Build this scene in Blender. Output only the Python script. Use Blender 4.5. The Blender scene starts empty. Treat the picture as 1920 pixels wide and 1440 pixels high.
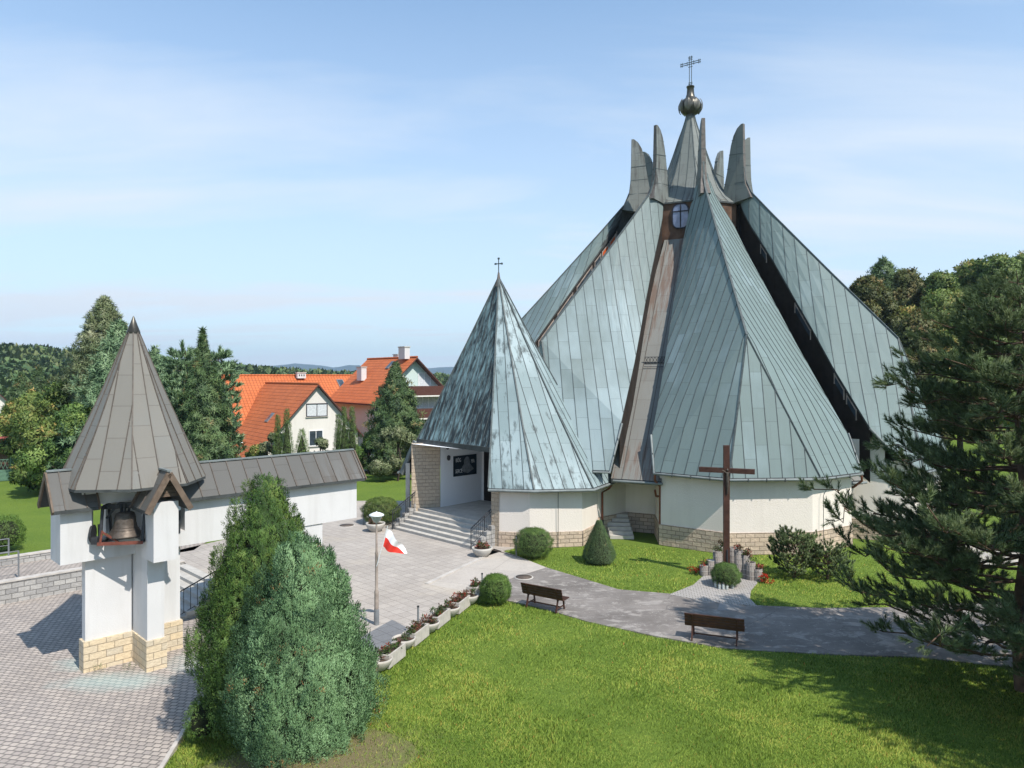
import bpy, math, random
import numpy as np
from mathutils import Vector, Matrix
R = math.radians
SC = bpy.context.scene
COL = SC.collection

# ------------------------------------------------------------ camera
F = 1350.0; HZ = 705.0; CH = 8.0
cam_d = bpy.data.cameras.new('camera'); cam = bpy.data.objects.new('camera', cam_d); COL.objects.link(cam)
cam.location = (0, 0, CH); cam.rotation_euler = (R(90), 0, 0)
cam_d.sensor_width = 36.0; cam_d.lens = 36.0*F/1920.0
cam_d.shift_y = (720-HZ)/1920.0*-1
cam_d.clip_start = 0.1; cam_d.clip_end = 9000
SC.camera = cam
# ------------------------------------------------------------ light
SUN_AZ, SUN_EL = 138.0, 51.0
w = bpy.data.worlds.new('World'); SC.world = w; w.use_nodes = True
nt = w.node_tree; nt.nodes.clear()
o_ = nt.nodes.new('ShaderNodeOutputWorld'); bg = nt.nodes.new('ShaderNodeBackground')
sky = nt.nodes.new('ShaderNodeTexSky'); sky.sky_type = 'NISHITA'; sky.sun_disc = False
sky.sun_elevation = R(SUN_EL); sky.sun_rotation = R(SUN_AZ); sky.altitude = 500
sky.air_density = 1.0; sky.dust_density = 0.7; sky.ozone_density = 1.6
tc = nt.nodes.new('ShaderNodeTexCoord')
sep = nt.nodes.new('ShaderNodeSeparateXYZ'); nt.links.new(tc.outputs['Generated'], sep.inputs[0])
def wm(op, a, b):
    m = nt.nodes.new('ShaderNodeMath'); m.operation = op
    for i, v in enumerate((a, b)):
        if isinstance(v, (int, float)): m.inputs[i].default_value = v
        elif v is not None: nt.links.new(v, m.inputs[i])
    return m.outputs[0]
zz = wm('ADD', wm('MAXIMUM', sep.outputs[2], 0.0), 0.12)
cx = wm('DIVIDE', sep.outputs[0], zz); cy = wm('DIVIDE', sep.outputs[1], zz)
cmb = nt.nodes.new('ShaderNodeCombineXYZ'); nt.links.new(cx, cmb.inputs[0]); nt.links.new(cy, cmb.inputs[1])
mp = nt.nodes.new('ShaderNodeMapping'); mp.inputs['Rotation'].default_value = (0, 0, R(-40)); mp.inputs['Scale'].default_value = (0.3, 1.0, 1)
nt.links.new(cmb.outputs[0], mp.inputs[0])
nz = nt.nodes.new('ShaderNodeTexNoise'); nz.inputs['Scale'].default_value = 1.3; nz.inputs['Detail'].default_value = 9; nz.inputs['Roughness'].default_value = 0.56; nz.inputs['Distortion'].default_value = 0.5
nt.links.new(mp.outputs[0], nz.inputs['Vector'])
mp2 = nt.nodes.new('ShaderNodeMapping'); mp2.inputs['Scale'].default_value = (0.5, 0.5, 1); mp2.inputs['Location'].default_value = (3.1, 1.2, 0); nt.links.new(cmb.outputs[0], mp2.inputs[0])
nz2 = nt.nodes.new('ShaderNodeTexNoise'); nz2.inputs['Scale'].default_value = 0.9; nz2.inputs['Detail'].default_value = 4
nt.links.new(mp2.outputs[0], nz2.inputs['Vector'])
mr = nt.nodes.new('ShaderNodeMapRange'); mr.inputs[1].default_value = 0.50; mr.inputs[2].default_value = 0.66; mr.inputs[3].default_value = 0.0; mr.inputs[4].default_value = 0.36
nt.links.new(wm('ADD', wm('MULTIPLY', nz.outputs[0], 0.7), wm('MULTIPLY', nz2.outputs[0], 0.38)), mr.inputs[0])
# thin high veil is thicker low in the sky
veil = nt.nodes.new('ShaderNodeMapRange'); veil.inputs[1].default_value = 0.0; veil.inputs[2].default_value = 0.5; veil.inputs[3].default_value = 0.88; veil.inputs[4].default_value = 0.17
nt.links.new(sep.outputs[2], veil.inputs[0])
fac = wm('MINIMUM', wm('ADD', veil.outputs[0], mr.outputs[0]), 1.0)
mix = nt.nodes.new('ShaderNodeMixRGB'); mix.inputs[2].default_value = (3.75, 4.1, 4.55, 1)
SKY_MIX = mix
blue = nt.nodes.new('ShaderNodeMixRGB'); blue.blend_type = 'MULTIPLY'; blue.inputs[0].default_value = 1; blue.inputs[2].default_value = (0.55, 0.88, 1.0, 1)
nt.links.new(sky.outputs[0], blue.inputs[1])
nt.links.new(fac, mix.inputs[0]); nt.links.new(blue.outputs[0], mix.inputs[1]); nt.links.new(mix.outputs[0], bg.inputs[0])
bg.inputs[1].default_value = 0.135
nt.links.new(bg.outputs[0], o_.inputs[0])
sd = bpy.data.lights.new('sun', 'SUN'); sd.energy = 3.7; sd.angle = R(0.5); sd.color = (1.0, 0.935, 0.85)
so = bpy.data.objects.new('sun', sd); COL.objects.link(so)
sv = Vector((math.sin(R(SUN_AZ))*math.cos(R(SUN_EL)), math.cos(R(SUN_AZ))*math.cos(R(SUN_EL)), math.sin(R(SUN_EL))))
so.rotation_euler = sv.to_track_quat('Z', 'Y').to_euler(); so.location = sv*60
SC.view_settings.view_transform = 'Standard'; SC.view_settings.look = 'None'; SC.view_settings.gamma = 1
SC.view_settings.exposure = 0.75
SC.render.resolution_x = 1024; SC.render.resolution_y = 768
try:
    SC.cycles.volume_max_steps = 64; SC.cycles.max_bounces = 6; SC.cycles.transparent_max_bounces = 8
except Exception: pass

# ------------------------------------------------------------ pixel helpers (work out real positions from the photo)
def G(px, py, z=0.0):
    Y = (CH-z)*F/(py-HZ); return Vector(((px-960)*Y/F, Y, z))
def P(px, py, Y): return Vector(((px-960)*Y/F, Y, CH-(py-HZ)*Y/F))
S2 = math.sqrt(0.5)
def AB(a, b, z=0.0): return Vector(((a+b)*S2, (a-b)*S2, z))   # plaza grid: a runs away to the right, b towards the camera on the right

# ------------------------------------------------------------ objects
def tag(o, label=None, cat=None, group=None, kind=None):
    if label: o['label'] = label
    if cat: o['category'] = cat
    if group: o['group'] = group
    if kind: o['kind'] = kind
    return o
def empty(name, loc=(0, 0, 0), rz=0, label=None, cat=None, group=None):
    o = bpy.data.objects.new(name, None); COL.objects.link(o); o.location = loc; o.rotation_euler = (0, 0, rz)
    o.empty_display_size = 0.2
    return tag(o, label, cat, group)
def wloc(p):
    v = Vector((0, 0, 0))
    while p is not None: v += p.location; p = p.parent
    return v
def link(name, me, parent=None, world=False):
    o = bpy.data.objects.new(name, me); COL.objects.link(o)
    if parent is not None:
        if world:
            me.transform(Matrix.Translation(-wloc(parent)))
        o.parent = parent
    return o
def kids(o): return [c for c in bpy.data.objects if c.parent == o]
def copy_tree(o, loc=None, rz=None, sc=None, label=None, parent=None, first=True):
    c = o.copy(); COL.objects.link(c); c.parent = parent
    if first:
        if loc is not None: c.location = loc
        if rz is not None: c.rotation_euler = (0, 0, rz)
        if sc is not None: c.scale = (sc, sc, sc) if isinstance(sc, (int, float)) else sc
        if label: c['label'] = label
    for ch in kids(o): copy_tree(ch, parent=c, first=False)
    return c

class MB:
    """collects faces and links them as ONE mesh"""
    def __init__(s): s.v = []; s.f = []; s.m = []; s.uv = []; s.ms = []; s.smooth = []
    def mi(s, mat):
        if mat is None: return 0
        if mat not in s.ms: s.ms.append(mat)
        return s.ms.index(mat)
    def face(s, pts, mat=None, uv=None, smooth=False):
        i = len(s.v); s.v += [tuple(p) for p in pts]; s.f.append(tuple(range(i, i+len(pts)))); s.m.append(s.mi(mat)); s.uv.append(uv); s.smooth.append(smooth)
    def mesh(s, vs, fs, mat=None, smooth=False):
        i = len(s.v); s.v += [tuple(p) for p in vs]; k = s.mi(mat)
        for f in fs: s.f.append(tuple(i+j for j in f)); s.m.append(k); s.uv.append(None); s.smooth.append(smooth)
    def box(s, c, d, rz=0, mat=None, rot=None):
        hx, hy, hz = d[0]/2, d[1]/2, d[2]/2
        M = rot if rot is not None else Matrix.Rotation(rz, 3, 'Z'); c = Vector(c)
        vs = [c+M@Vector((x*hx, y*hy, z*hz)) for z in (-1, 1) for (x, y) in ((-1, -1), (1, -1), (1, 1), (-1, 1))]
        s.mesh(vs, [(3, 2, 1, 0), (4, 5, 6, 7), (0, 1, 5, 4), (1, 2, 6, 5), (2, 3, 7, 6), (3, 0, 4, 7)], mat)
    def bar(s, p, q, w, h, mat=None, up=(0, 0, 1)):
        p, q = Vector(p), Vector(q); d = q-p; L = d.length
        if L < 1e-6: return
        d /= L; u = Vector(up); x = d.cross(u)
        if x.length < 1e-4: x = d.cross(Vector((1, 0, 0)))
        x.normalize(); z = x.cross(d)
        vs = [b+x*(sx*w/2)+z*(sz*h/2) for b in (p, q) for (sx, sz) in ((-1, -1), (1, -1), (1, 1), (-1, 1))]
        s.mesh(vs, [(0, 1, 2, 3), (7, 6, 5, 4), (4, 5, 1, 0), (5, 6, 2, 1), (6, 7, 3, 2), (7, 4, 0, 3)], mat)
    def prism(s, poly, z0, z1, mat=None, top=None):
        n = len(poly); a = sum(poly[i][0]*poly[(i+1) % n][1]-poly[(i+1) % n][0]*poly[i][1] for i in range(n))
        if a < 0: poly = poly[::-1]
        vs = [(p[0], p[1], z0) for p in poly]+[(p[0], p[1], z1) for p in poly]
        s.mesh(vs, [(i, (i+1) % n, n+(i+1) % n, n+i) for i in range(n)]+[tuple(range(n))[::-1]], mat)
        s.mesh(vs[n:], [tuple(range(n))], top or mat)
    def tube(s, pts, r, mat=None, n=8, smooth=True, caps=True):
        pts = [Vector(p) for p in pts]; rs = r if isinstance(r, (list, tuple)) else [r]*len(pts)
        vs = []; up = Vector((0.13, 0.29, 0.95))
        for i, p in enumerate(pts):
            d = (pts[min(i+1, len(pts)-1)]-pts[max(i-1, 0)]).normalized()
            x = d.cross(up)
            if x.length < 0.15: x = d.cross(Vector((1, 0, 0)))
            x.normalize(); y = d.cross(x)
            vs += [p+(x*math.cos(2*math.pi*k/n)+y*math.sin(2*math.pi*k/n))*rs[i] for k in range(n)]
        fs = [(i*n+k, i*n+(k+1) % n, (i+1)*n+(k+1) % n, (i+1)*n+k) for i in range(len(pts)-1) for k in range(n)]
        s.mesh(vs, fs, mat, smooth)
        if caps: s.mesh(vs[:n], [tuple(range(n))[::-1]], mat); s.mesh(vs[-n:], [tuple(range(n))], mat)
    def lathe(s, prof, c=(0, 0, 0), n=24, mat=None, smooth=True, fn=None, ph=0):
        vs = []
        for r, z in prof:
            for k in range(n):
                t = ph+2*math.pi*k/n; rr = r*(fn(t, z) if fn else 1)
                vs.append((c[0]+rr*math.cos(t), c[1]+rr*math.sin(t), c[2]+z))
        fs = [(i*n+k, i*n+(k+1) % n, (i+1)*n+(k+1) % n, (i+1)*n+k) for i in range(len(prof)-1) for k in range(n)]
        s.mesh(vs, fs, mat, smooth)
        if prof[0][0] > 1e-3: s.mesh(vs[:n], [tuple(range(n))[::-1]], mat)
        if prof[-1][0] > 1e-3: s.mesh(vs[-n:], [tuple(range(n))], mat)
    def build(s, name, mat=None, parent=None, world=True):
        me = bpy.data.meshes.new(name); me.from_pydata(s.v, [], s.f)
        if mat is not None and not s.ms: s.ms = [mat]
        for m in s.ms: me.materials.append(m)
        me.polygons.foreach_set('material_index', s.m); me.polygons.foreach_set('use_smooth', s.smooth)
        uvl = me.uv_layers.new(name='UVMap'); arr = []
        for f, uv in zip(s.f, s.uv):
            if uv is not None: arr += [c for q in uv for c in q]; continue
            ps = [Vector(s.v[i]) for i in f]
            nn = Vector((0, 0, 0))
            for i in range(len(ps)):
                a, b = ps[i], ps[(i+1) % len(ps)]; nn += Vector(((a.y-b.y)*(a.z+b.z), (a.z-b.z)*(a.x+b.x), (a.x-b.x)*(a.y+b.y)))
            if nn.length > 0: nn.normalize()
            if abs(nn.z) > 0.75: arr += [c for p in ps for c in (p.x, p.y)]
            else:
                t = Vector((-nn.y, nn.x, 0)).normalized(); arr += [c for p in ps for c in (p.dot(t), p.z)]
        uvl.data.foreach_set('uv', arr); me.update()
        return link(name, me, parent, world and parent is not None)

def fast(name, V, Fa, mats, tint=None, mi=None, parent=None, world=True, smooth=False, nrm=None, gm=0.45):
    """numpy mesh: V (N,3), Fa (M,k) all faces the same size"""
    me = bpy.data.meshes.new(name); k = Fa.shape[1]
    if nrm is not None:   # leaves shade with the rounded mass they belong to
        rep = len(V)//len(nrm); nrm = nrm/np.maximum(np.linalg.norm(nrm, axis=1, keepdims=True), 1e-9); nv = np.repeat(nrm, rep, axis=0)
        A, B_, C3 = V[Fa[:, 0]], V[Fa[:, 1]], V[Fa[:, 2]]; g = np.cross(B_-A, C3-A); g /= np.maximum(np.linalg.norm(g, axis=1, keepdims=True), 1e-12)
        fl = (g*nv[Fa[:, 0]]).sum(1) < 0; Fa = Fa.copy(); Fa[fl] = Fa[fl][:, ::-1]; g[fl] *= -1
        vn = nv.copy(); 
        for c in range(3): vn[Fa[:, c]] += g*gm
        vn /= np.maximum(np.linalg.norm(vn, axis=1, keepdims=True), 1e-9); smooth = True
    me.vertices.add(len(V)); me.vertices.foreach_set('co', np.ascontiguousarray(V, dtype=np.float32).ravel())
    me.loops.add(Fa.size); me.loops.foreach_set('vertex_index', np.ascontiguousarray(Fa, dtype=np.int32).ravel())
    me.polygons.add(len(Fa)); me.polygons.foreach_set('loop_start', np.arange(0, Fa.size, k, dtype=np.int32))
    try: me.polygons.foreach_set('loop_total', np.full(len(Fa), k, dtype=np.int32))
    except Exception: pass
    if not isinstance(mats, (list, tuple)): mats = [mats]
    for m in mats: me.materials.append(m)
    if mi is not None: me.polygons.foreach_set('material_index', np.asarray(mi, dtype=np.int32))
    if tint is not None:
        at = me.attributes.new('tint', 'FLOAT', 'POINT'); at.data.foreach_set('value', np.asarray(tint, dtype=np.float32))
    me.polygons.foreach_set('use_smooth', np.full(len(Fa), smooth)); me.update(calc_edges=True)
    if nrm is not None:
        at = me.attributes.new('custom_normal', 'FLOAT_VECTOR', 'POINT'); at.data.foreach_set('vector', np.ascontiguousarray(vn, dtype=np.float32).ravel())
    return link(name, me, parent, world and parent is not None)

def scatter(TV, TF, pos, rot, scl, tint):
    """copies of a template: TV (n,3) TF (m,k) pos (N,3) rot (N,3,3) scl (N,) or (N,3)"""
    N = len(pos); n = len(TV)
    scl = np.asarray(scl)
    if scl.ndim == 1: scl = scl[:, None]
    T = TV[None]*scl[:, None, :]
    V = np.einsum('nij,nkj->nki', rot, T)+pos[:, None, :]
    Fa = TF[None]+(np.arange(N)*n)[:, None, None]
    return V.reshape(-1, 3), Fa.reshape(-1, TF.shape[1]), np.repeat(tint, n)
def frames(d, rng, roll=True):
    """rotation matrices whose local z points along d"""
    d = d/np.maximum(np.linalg.norm(d, axis=1, keepdims=True), 1e-9)
    h = rng.normal(size=d.shape); x = np.cross(h, d); x /= np.maximum(np.linalg.norm(x, axis=1, keepdims=True), 1e-9)
    y = np.cross(d, x)
    return np.stack([x, y, d], axis=2)
# ------------------------------------------------------------ materials
class NT:
    def __init__(s, name):
        s.mat = bpy.data.materials.new(name); s.mat.use_nodes = True; s.t = s.mat.node_tree; s.b = s.t.nodes['Principled BSDF']; s.out = s.t.nodes['Material Output']
        s.b.inputs['Roughness'].default_value = 0.8
        s.b.inputs['Specular IOR Level'].default_value = 0.25
    def put(s, inp, v):
        if v is None: return
        if isinstance(v, (int, float)): inp.default_value = v
        elif isinstance(v, tuple): inp.default_value = v if len(v) != 3 or inp.type == 'VECTOR' else v+(1,)
        else: s.t.links.new(v, inp)
    def n(s, ty, out=0, **kw):
        nd = s.t.nodes.new('ShaderNode'+ty)
        for k, v in kw.items():
            if k.startswith('_'): setattr(nd, k[1:], v)
            else:
                key = int(k[1:]) if k[0] == 'i' and k[1:].isdigit() else k.replace('_', ' ')
                s.put(nd.inputs[key], v)
        return nd.outputs[out]
    def uv(s): return s.n('TexCoord', 2)
    def obj(s): return s.n('TexCoord', 3)
    def pos(s): return s.n('NewGeometry', 0)
    def mapv(s, v, sc=(1, 1, 1), rot=(0, 0, 0), loc=(0, 0, 0)): return s.n('Mapping', 0, Vector=v, Scale=sc, Rotation=rot, Location=loc)
    def noise(s, v, sc, det=4, ro=0.55, out=0, dist=0): return s.n('TexNoise', out, Vector=v, Scale=sc, Detail=det, Roughness=ro, Distortion=dist)
    def mix(s, f, a, b, mode='MIX'): return s.n('MixRGB', 0, _blend_type=mode, i0=f, i1=a, i2=b)
    def rng(s, v, a, b, c=0.0, d=1.0): return s.n('MapRange', 0, i0=v, i1=a, i2=b, i3=c, i4=d)
    def math(s, op, a, b=0.0): return s.n('Math', 0, _operation=op, i0=a, i1=b)
    def bump(s, h, st=0.3, dist=0.02): s.put(s.b.inputs['Normal'], s.n('Bump', 0, Height=h, Strength=st, Distance=dist))
    def col(s, c): s.put(s.b.inputs['Base Color'], c)
    def rough(s, c): s.put(s.b.inputs['Roughness'], c)

def plain(name, c, rough=0.7, metal=0.0, var=0.15, sc=6.0, bump=0.0, spec=None):
    m = NT(name); nz = m.noise(m.obj(), sc, 5)
    dk = tuple(x*(1-var) for x in c); lt = tuple(min(1, x*(1+var)) for x in c)
    m.col(m.mix(m.rng(nz, 0.3, 0.7), dk, lt)); m.rough(rough); m.b.inputs['Metallic'].default_value = metal
    if spec is not None: m.b.inputs['Specular IOR Level'].default_value = spec
    if bump: m.bump(m.noise(m.obj(), sc*8, 4), bump, 0.01)
    return m.mat

def copper(name, base, light, dark, plen=2.0, sp=0.6, bright=0.5, darkamt=0.2, seam=(0.045, 0.05, 0.05), seed=0.0, lowfade=None, streak=0.5, brightlo=0.0, sx_=(4.2, 0.30)):
    m = NT(name); uv = m.uv()                      # u across the seams, v up the slope
    sx = m.n('SeparateXYZ', 0, Vector=uv); sy = m.n('SeparateXYZ', 1, Vector=uv)
    sw = m.n('CombineXYZ', 0, X=sy, Y=sx)
    def brick(c1, c2, mo, ms, sm=0.0):
        nd = m.t.nodes.new('ShaderNodeTexBrick'); nd.offset = 0.37; nd.offset_frequency = 2; nd.squash = 1
        m.put(nd.inputs['Vector'], sw); m.put(nd.inputs['Color1'], c1); m.put(nd.inputs['Color2'], c2); m.put(nd.inputs['Mortar'], mo)
        nd.inputs['Scale'].default_value = 1; nd.inputs['Mortar Size'].default_value = ms; nd.inputs['Mortar Smooth'].default_value = sm; nd.inputs['Bias'].default_value = 0
        nd.inputs['Brick Width'].default_value = plen; nd.inputs['Row Height'].default_value = sp
        return nd
    pn = brick((0.0,)*3, (1.0,)*3, (0.5,)*3, 0.0)   # random value for each sheet
    big = m.noise(m.mapv(m.pos(), (0.16, 0.16, 0.16), loc=(seed, seed, seed)), 1.0, 4)
    fine = m.noise(m.mapv(uv, (1.3, 0.35, 1), loc=(seed, 0, 0)), 2.2, 7, 0.65)
    stre = m.noise(m.mapv(uv, (sx_[0], sx_[1], 1), loc=(seed*2, 3, 0)), 1.6, 6, 0.62)
    # bright patina sheets
    bm = m.math('ADD', m.math('MULTIPLY', m.n('RGBToBW', 0, Color=pn.outputs[0]), 0.24), m.math('MULTIPLY', big, 1.1))
    bm = m.math('ADD', bm, m.math('MULTIPLY', fine, 0.25))
    z = m.n('SeparateXYZ', 2, Vector=m.pos())
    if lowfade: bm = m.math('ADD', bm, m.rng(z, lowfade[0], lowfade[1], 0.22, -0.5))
    bf = m.rng(bm, 1.02-bright*0.45, 1.30-bright*0.45, brightlo, 1.0)
    c = m.mix(bf, base, light)
    c = m.mix(m.math('MULTIPLY', m.rng(fine, 0.35, 0.7), 0.22), c, m.mix(0.5, c, (0.09, 0.085, 0.075)))
    df = m.math('MULTIPLY', m.rng(m.math('ADD', m.math('MULTIPLY', stre, streak), m.math('MULTIPLY', big, 1-streak)), 0.60-darkamt*0.25, 0.67-darkamt*0.2), min(1.0, darkamt*2.2))
    c = m.mix(df, c, dark)
    c = m.mix(m.math('MULTIPLY', m.n('RGBToBW', 0, Color=pn.outputs[0]), 0.22), c, m.mix(1.0, c, (0.6, 0.6, 0.6), 'MULTIPLY'))
    mo = brick((1.0,)*3, (1.0,)*3, (0.0,)*3, 0.010)
    c = m.mix(mo.outputs[1], c, m.mix(0.42, c, seam))
    m.col(c); m.rough(0.62); m.b.inputs['Metallic'].default_value = 0.0; m.b.inputs['Specular IOR Level'].default_value = 0.3
    m.bump(m.math('ADD', m.math('MULTIPLY', mo.outputs[1], 0.6), m.math('MULTIPLY', m.noise(m.mapv(uv, (1, 0.5, 1)), 1.6, 3), 0.7)), 0.35, 0.03)
    return m.mat

def bricks(name, c1, c2, mortar, bw, rh, ms=0.012, rot=0.0, coord='uv', bump=0.5, var=0.25, vs=3.0, offset=0.5, squash=1.0, rough=0.9, dirt=None, fine=0.0, blotch=None):
    m = NT(name); v = m.uv() if coord == 'uv' else m.pos()
    vec = m.mapv(v, rot=(0, 0, rot))
    wob = m.n('VectorMath', 0, _operation='ADD', i0=vec, i1=m.n('VectorMath', 0, _operation='SCALE', i0=m.n('VectorMath', 0, _operation='SUBTRACT', i0=m.noise(vec, 3.0, 2, out=1), i1=(0.5, 0.5, 0.5)), Scale=ms*1.2))
    nd = m.t.nodes.new('ShaderNodeTexBrick'); nd.offset = offset; nd.squash = squash
    m.put(nd.inputs['Vector'], wob); m.put(nd.inputs['Color1'], c1); m.put(nd.inputs['Color2'], c2); m.put(nd.inputs['Mortar'], mortar)
    nd.inputs['Scale'].default_value = 1; nd.inputs['Mortar Size'].default_value = ms; nd.inputs['Mortar Smooth'].default_value = 0.3
    nd.inputs['Brick Width'].default_value = bw; nd.inputs['Row Height'].default_value = rh
    big = m.noise(m.pos(), vs*0.15, 5); sm = m.noise(m.pos(), vs*4, 4)
    c = m.mix(m.rng(big, 0.35, 0.65, 0, var), nd.outputs[0], m.mix(1.0, nd.outputs[0], (0.62, 0.6, 0.58), 'MULTIPLY'))
    c = m.mix(m.rng(sm, 0.4, 0.7, 0, 0.25), c, m.mix(1.0, c, (0.55, 0.54, 0.52), 'MULTIPLY'))
    if blotch: c = m.mix(m.rng(m.noise(m.pos(), blotch[1], 5, 0.6), blotch[2], blotch[2]+0.12, 0, blotch[3]), c, blotch[0])
    if dirt: # soft round stained patches at world spots: (x, y, r, colour)
        for (x, y, rx, ry, colr, am) in dirt:
            d = m.n('VectorMath', 1, _operation='LENGTH', i0=m.mapv(m.pos(), (1/rx, 1/ry, 0), loc=(-x/rx, -y/ry, 0)))
            f = m.math('MULTIPLY', m.rng(m.math('ADD', d, m.math('MULTIPLY', m.noise(m.pos(), 1.7, 5, 0.65), 1.1)), 0.85, 1.55, 1.0, 0.0), am)
            c = m.mix(f, c, colr)
    m.col(c); m.rough(rough)
    h = m.math('ADD', m.math('MULTIPLY', nd.outputs[1], -1.0), m.math('MULTIPLY', m.noise(m.pos(), 9.0, 5), 1.2 if bump > 0.7 else 0.35))
    m.bump(h, bump, 0.03)
    return m.mat

def foliage(name, cols, trans=0.25, rough=0.55):
    m = NT(name); a = m.t.nodes.new('ShaderNodeAttribute'); a.attribute_name = 'tint'
    rp = m.t.nodes.new('ShaderNodeValToRGB'); m.t.links.new(a.outputs['Fac'], rp.inputs[0])
    el = rp.color_ramp.elements
    while len(el) < len(cols): el.new(0.5)
    for i, c in enumerate(cols): el[i].position = c[0]; el[i].color = tuple(c[1])+(1,)
    m.col(rp.outputs[0]); m.rough(rough); m.b.inputs['Specular IOR Level'].default_value = 0.3
    tr = m.t.nodes.new('ShaderNodeBsdfTranslucent'); m.t.links.new(rp.outputs[0], tr.inputs[0])
    ms = m.t.nodes.new('ShaderNodeMixShader'); ms.inputs[0].default_value = trans
    m.t.links.new(m.b.outputs[0], ms.inputs[1]); m.t.links.new(tr.outputs[0], ms.inputs[2]); m.t.links.new(ms.outputs[0], m.out.inputs[0])
    return m.mat

def glass(name, c=(0.03, 0.04, 0.05)):
    m = NT(name); m.col(m.mix(m.rng(m.noise(m.obj(), 1.5, 3), .35, .65), c, tuple(x*1.8 for x in c))); m.rough(0.08); m.b.inputs['Specular IOR Level'].default_value = 0.8
    return m.mat

def grass_ground(name, cols, sc=1.0, extra=None):
    m = NT(name); p = m.pos()
    a = m.noise(p, 0.35*sc, 6, 0.6); b = m.noise(p, 9*sc, 6, 0.7); c_ = m.noise(m.mapv(p, (1, 1, 1)), 38*sc, 3, 0.6)
    c = m.mix(m.rng(a, 0.35, 0.65), cols[0], cols[1])
    c = m.mix(m.rng(b, 0.38, 0.66, 0, 0.8), c, cols[2])
    c = m.mix(m.rng(c_, 0.45, 0.7, 0, 0.6), c, cols[3])
    if extra:
        for (x, y, rx, ry, colr, am) in extra:
            d = m.n('VectorMath', 1, _operation='LENGTH', i0=m.mapv(p, (1/rx, 1/ry, 0), loc=(-x/rx, -y/ry, 0)))
            f = m.math('MULTIPLY', m.rng(m.math('ADD', d, m.math('MULTIPLY', m.noise(p, 2.2, 5, 0.65), 0.9)), 0.9, 1.5, 1.0, 0.0), am)
            c = m.mix(f, c, colr)
    m.col(c); m.rough(0.95); m.b.inputs['Specular IOR Level'].default_value = 0.1
    m.bump(m.math('ADD', b, c_), 0.8, 0.05)
    return m.mat

def plaster(name, c, rs=45, bst=0.5, stain=0.12, streaks=0.15):
    m = NT(name); p = m.pos()
    n1 = m.noise(p, 0.9, 6, 0.6); st = m.noise(m.mapv(p, (2.2, 2.2, 0.18)), 1.0, 5, 0.6)
    cc = m.mix(m.rng(n1, 0.35, 0.7, 0, stain*2), c, tuple(x*0.8 for x in c))
    cc = m.mix(m.rng(st, 0.5, 0.72, 0, streaks), cc, tuple(x*y for x, y in zip(c, (0.62, 0.6, 0.56))))
    m.col(cc); m.rough(0.92); m.b.inputs['Specular IOR Level'].default_value = 0.15
    m.bump(m.noise(p, rs, 3, 0.6), bst, 0.02)
    return m.mat

def asphalt(name):
    m = NT(name); p = m.pos()
    a = m.noise(p, 0.45, 7, 0.62); b = m.noise(m.mapv(p, (1.0, 1.4, 1)), 1.3, 8, 0.7, dist=0.4); g = m.noise(p, 55, 3, 0.7)
    c = m.mix(m.rng(a, 0.35, 0.68), (0.140, 0.125, 0.115), (0.26, 0.235, 0.215))
    c = m.mix(m.rng(b, 0.53, 0.60, 0, 0.6), c, (0.40, 0.37, 0.34))
    c = m.mix(m.rng(g, 0.35, 0.7, 0, 0.35), c, m.mix(1.0, c, (0.5, 0.5, 0.5), 'MULTIPLY'))
    sp = m.noise(p, 16, 2, 0.5); c = m.mix(m.rng(sp, 0.70, 0.74, 0, 0.8), c, (0.52, 0.5, 0.46))
    # cracks
    v = m.n('TexVoronoi', 0, _feature='DISTANCE_TO_EDGE', Vector=m.n('VectorMath', 0, _operation='ADD', i0=p, i1=m.noise(p, 0.8, 4, out=1)), Scale=0.33)
    c = m.mix(m.math('MULTIPLY', m.rng(v, 0.003, 0.010, 0.5, 0.0), m.rng(a, 0.45, 0.55)), c, (0.08, 0.076, 0.072))
    c = m.mix(m.rng(m.noise(m.mapv(p, (0.5, 2.0, 1), (0, 0, 0.35)), 2.2, 8, 0.75), 0.55, 0.68, 0, 0.5), c, (0.36, 0.34, 0.32))
    m.col(c); m.rough(0.93); m.bump(m.math('ADD', g, m.math('MULTIPLY', b, 0.6)), 0.5, 0.015)
    return m.mat

M = {}
M['roof'] = copper('patinated_copper', (0.155, 0.206, 0.202), (0.26, 0.34, 0.358), (0.09, 0.10, 0.10), plen=1.7, sp=0.56, bright=0.44, darkamt=0.14, seed=2.0)
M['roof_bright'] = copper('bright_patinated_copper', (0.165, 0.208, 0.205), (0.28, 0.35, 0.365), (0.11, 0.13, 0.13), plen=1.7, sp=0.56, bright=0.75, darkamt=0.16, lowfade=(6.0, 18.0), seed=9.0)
M['porch'] = copper('streaked_copper_patina', (0.21, 0.275, 0.285), (0.35, 0.435, 0.455), (0.035, 0.045, 0.045), plen=1.5, sp=0.5, bright=0.8, darkamt=0.36, seed=5.0, streak=0.65, sx_=(2.2, 0.75))
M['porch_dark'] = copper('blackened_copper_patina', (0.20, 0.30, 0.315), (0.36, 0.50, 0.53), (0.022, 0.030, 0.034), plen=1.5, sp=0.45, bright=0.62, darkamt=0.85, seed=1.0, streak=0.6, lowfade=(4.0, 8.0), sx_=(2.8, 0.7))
M['bell_roof'] = copper('brown_copper', (0.185, 0.175, 0.155), (0.20, 0.205, 0.195), (0.10, 0.082, 0.065), plen=1.0, sp=0.58, bright=0.4, darkamt=0.12, seam=(0.05, 0.035, 0.028), seed=4.0)
M['beam_roof'] = copper('stained_grey_sheet', (0.10, 0.098, 0.092), (0.155, 0.155, 0.15), (0.085, 0.07, 0.058), plen=1.1, sp=0.55, bright=0.4, darkamt=0.3, seam=(0.04, 0.034, 0.03), seed=7.0)
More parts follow.
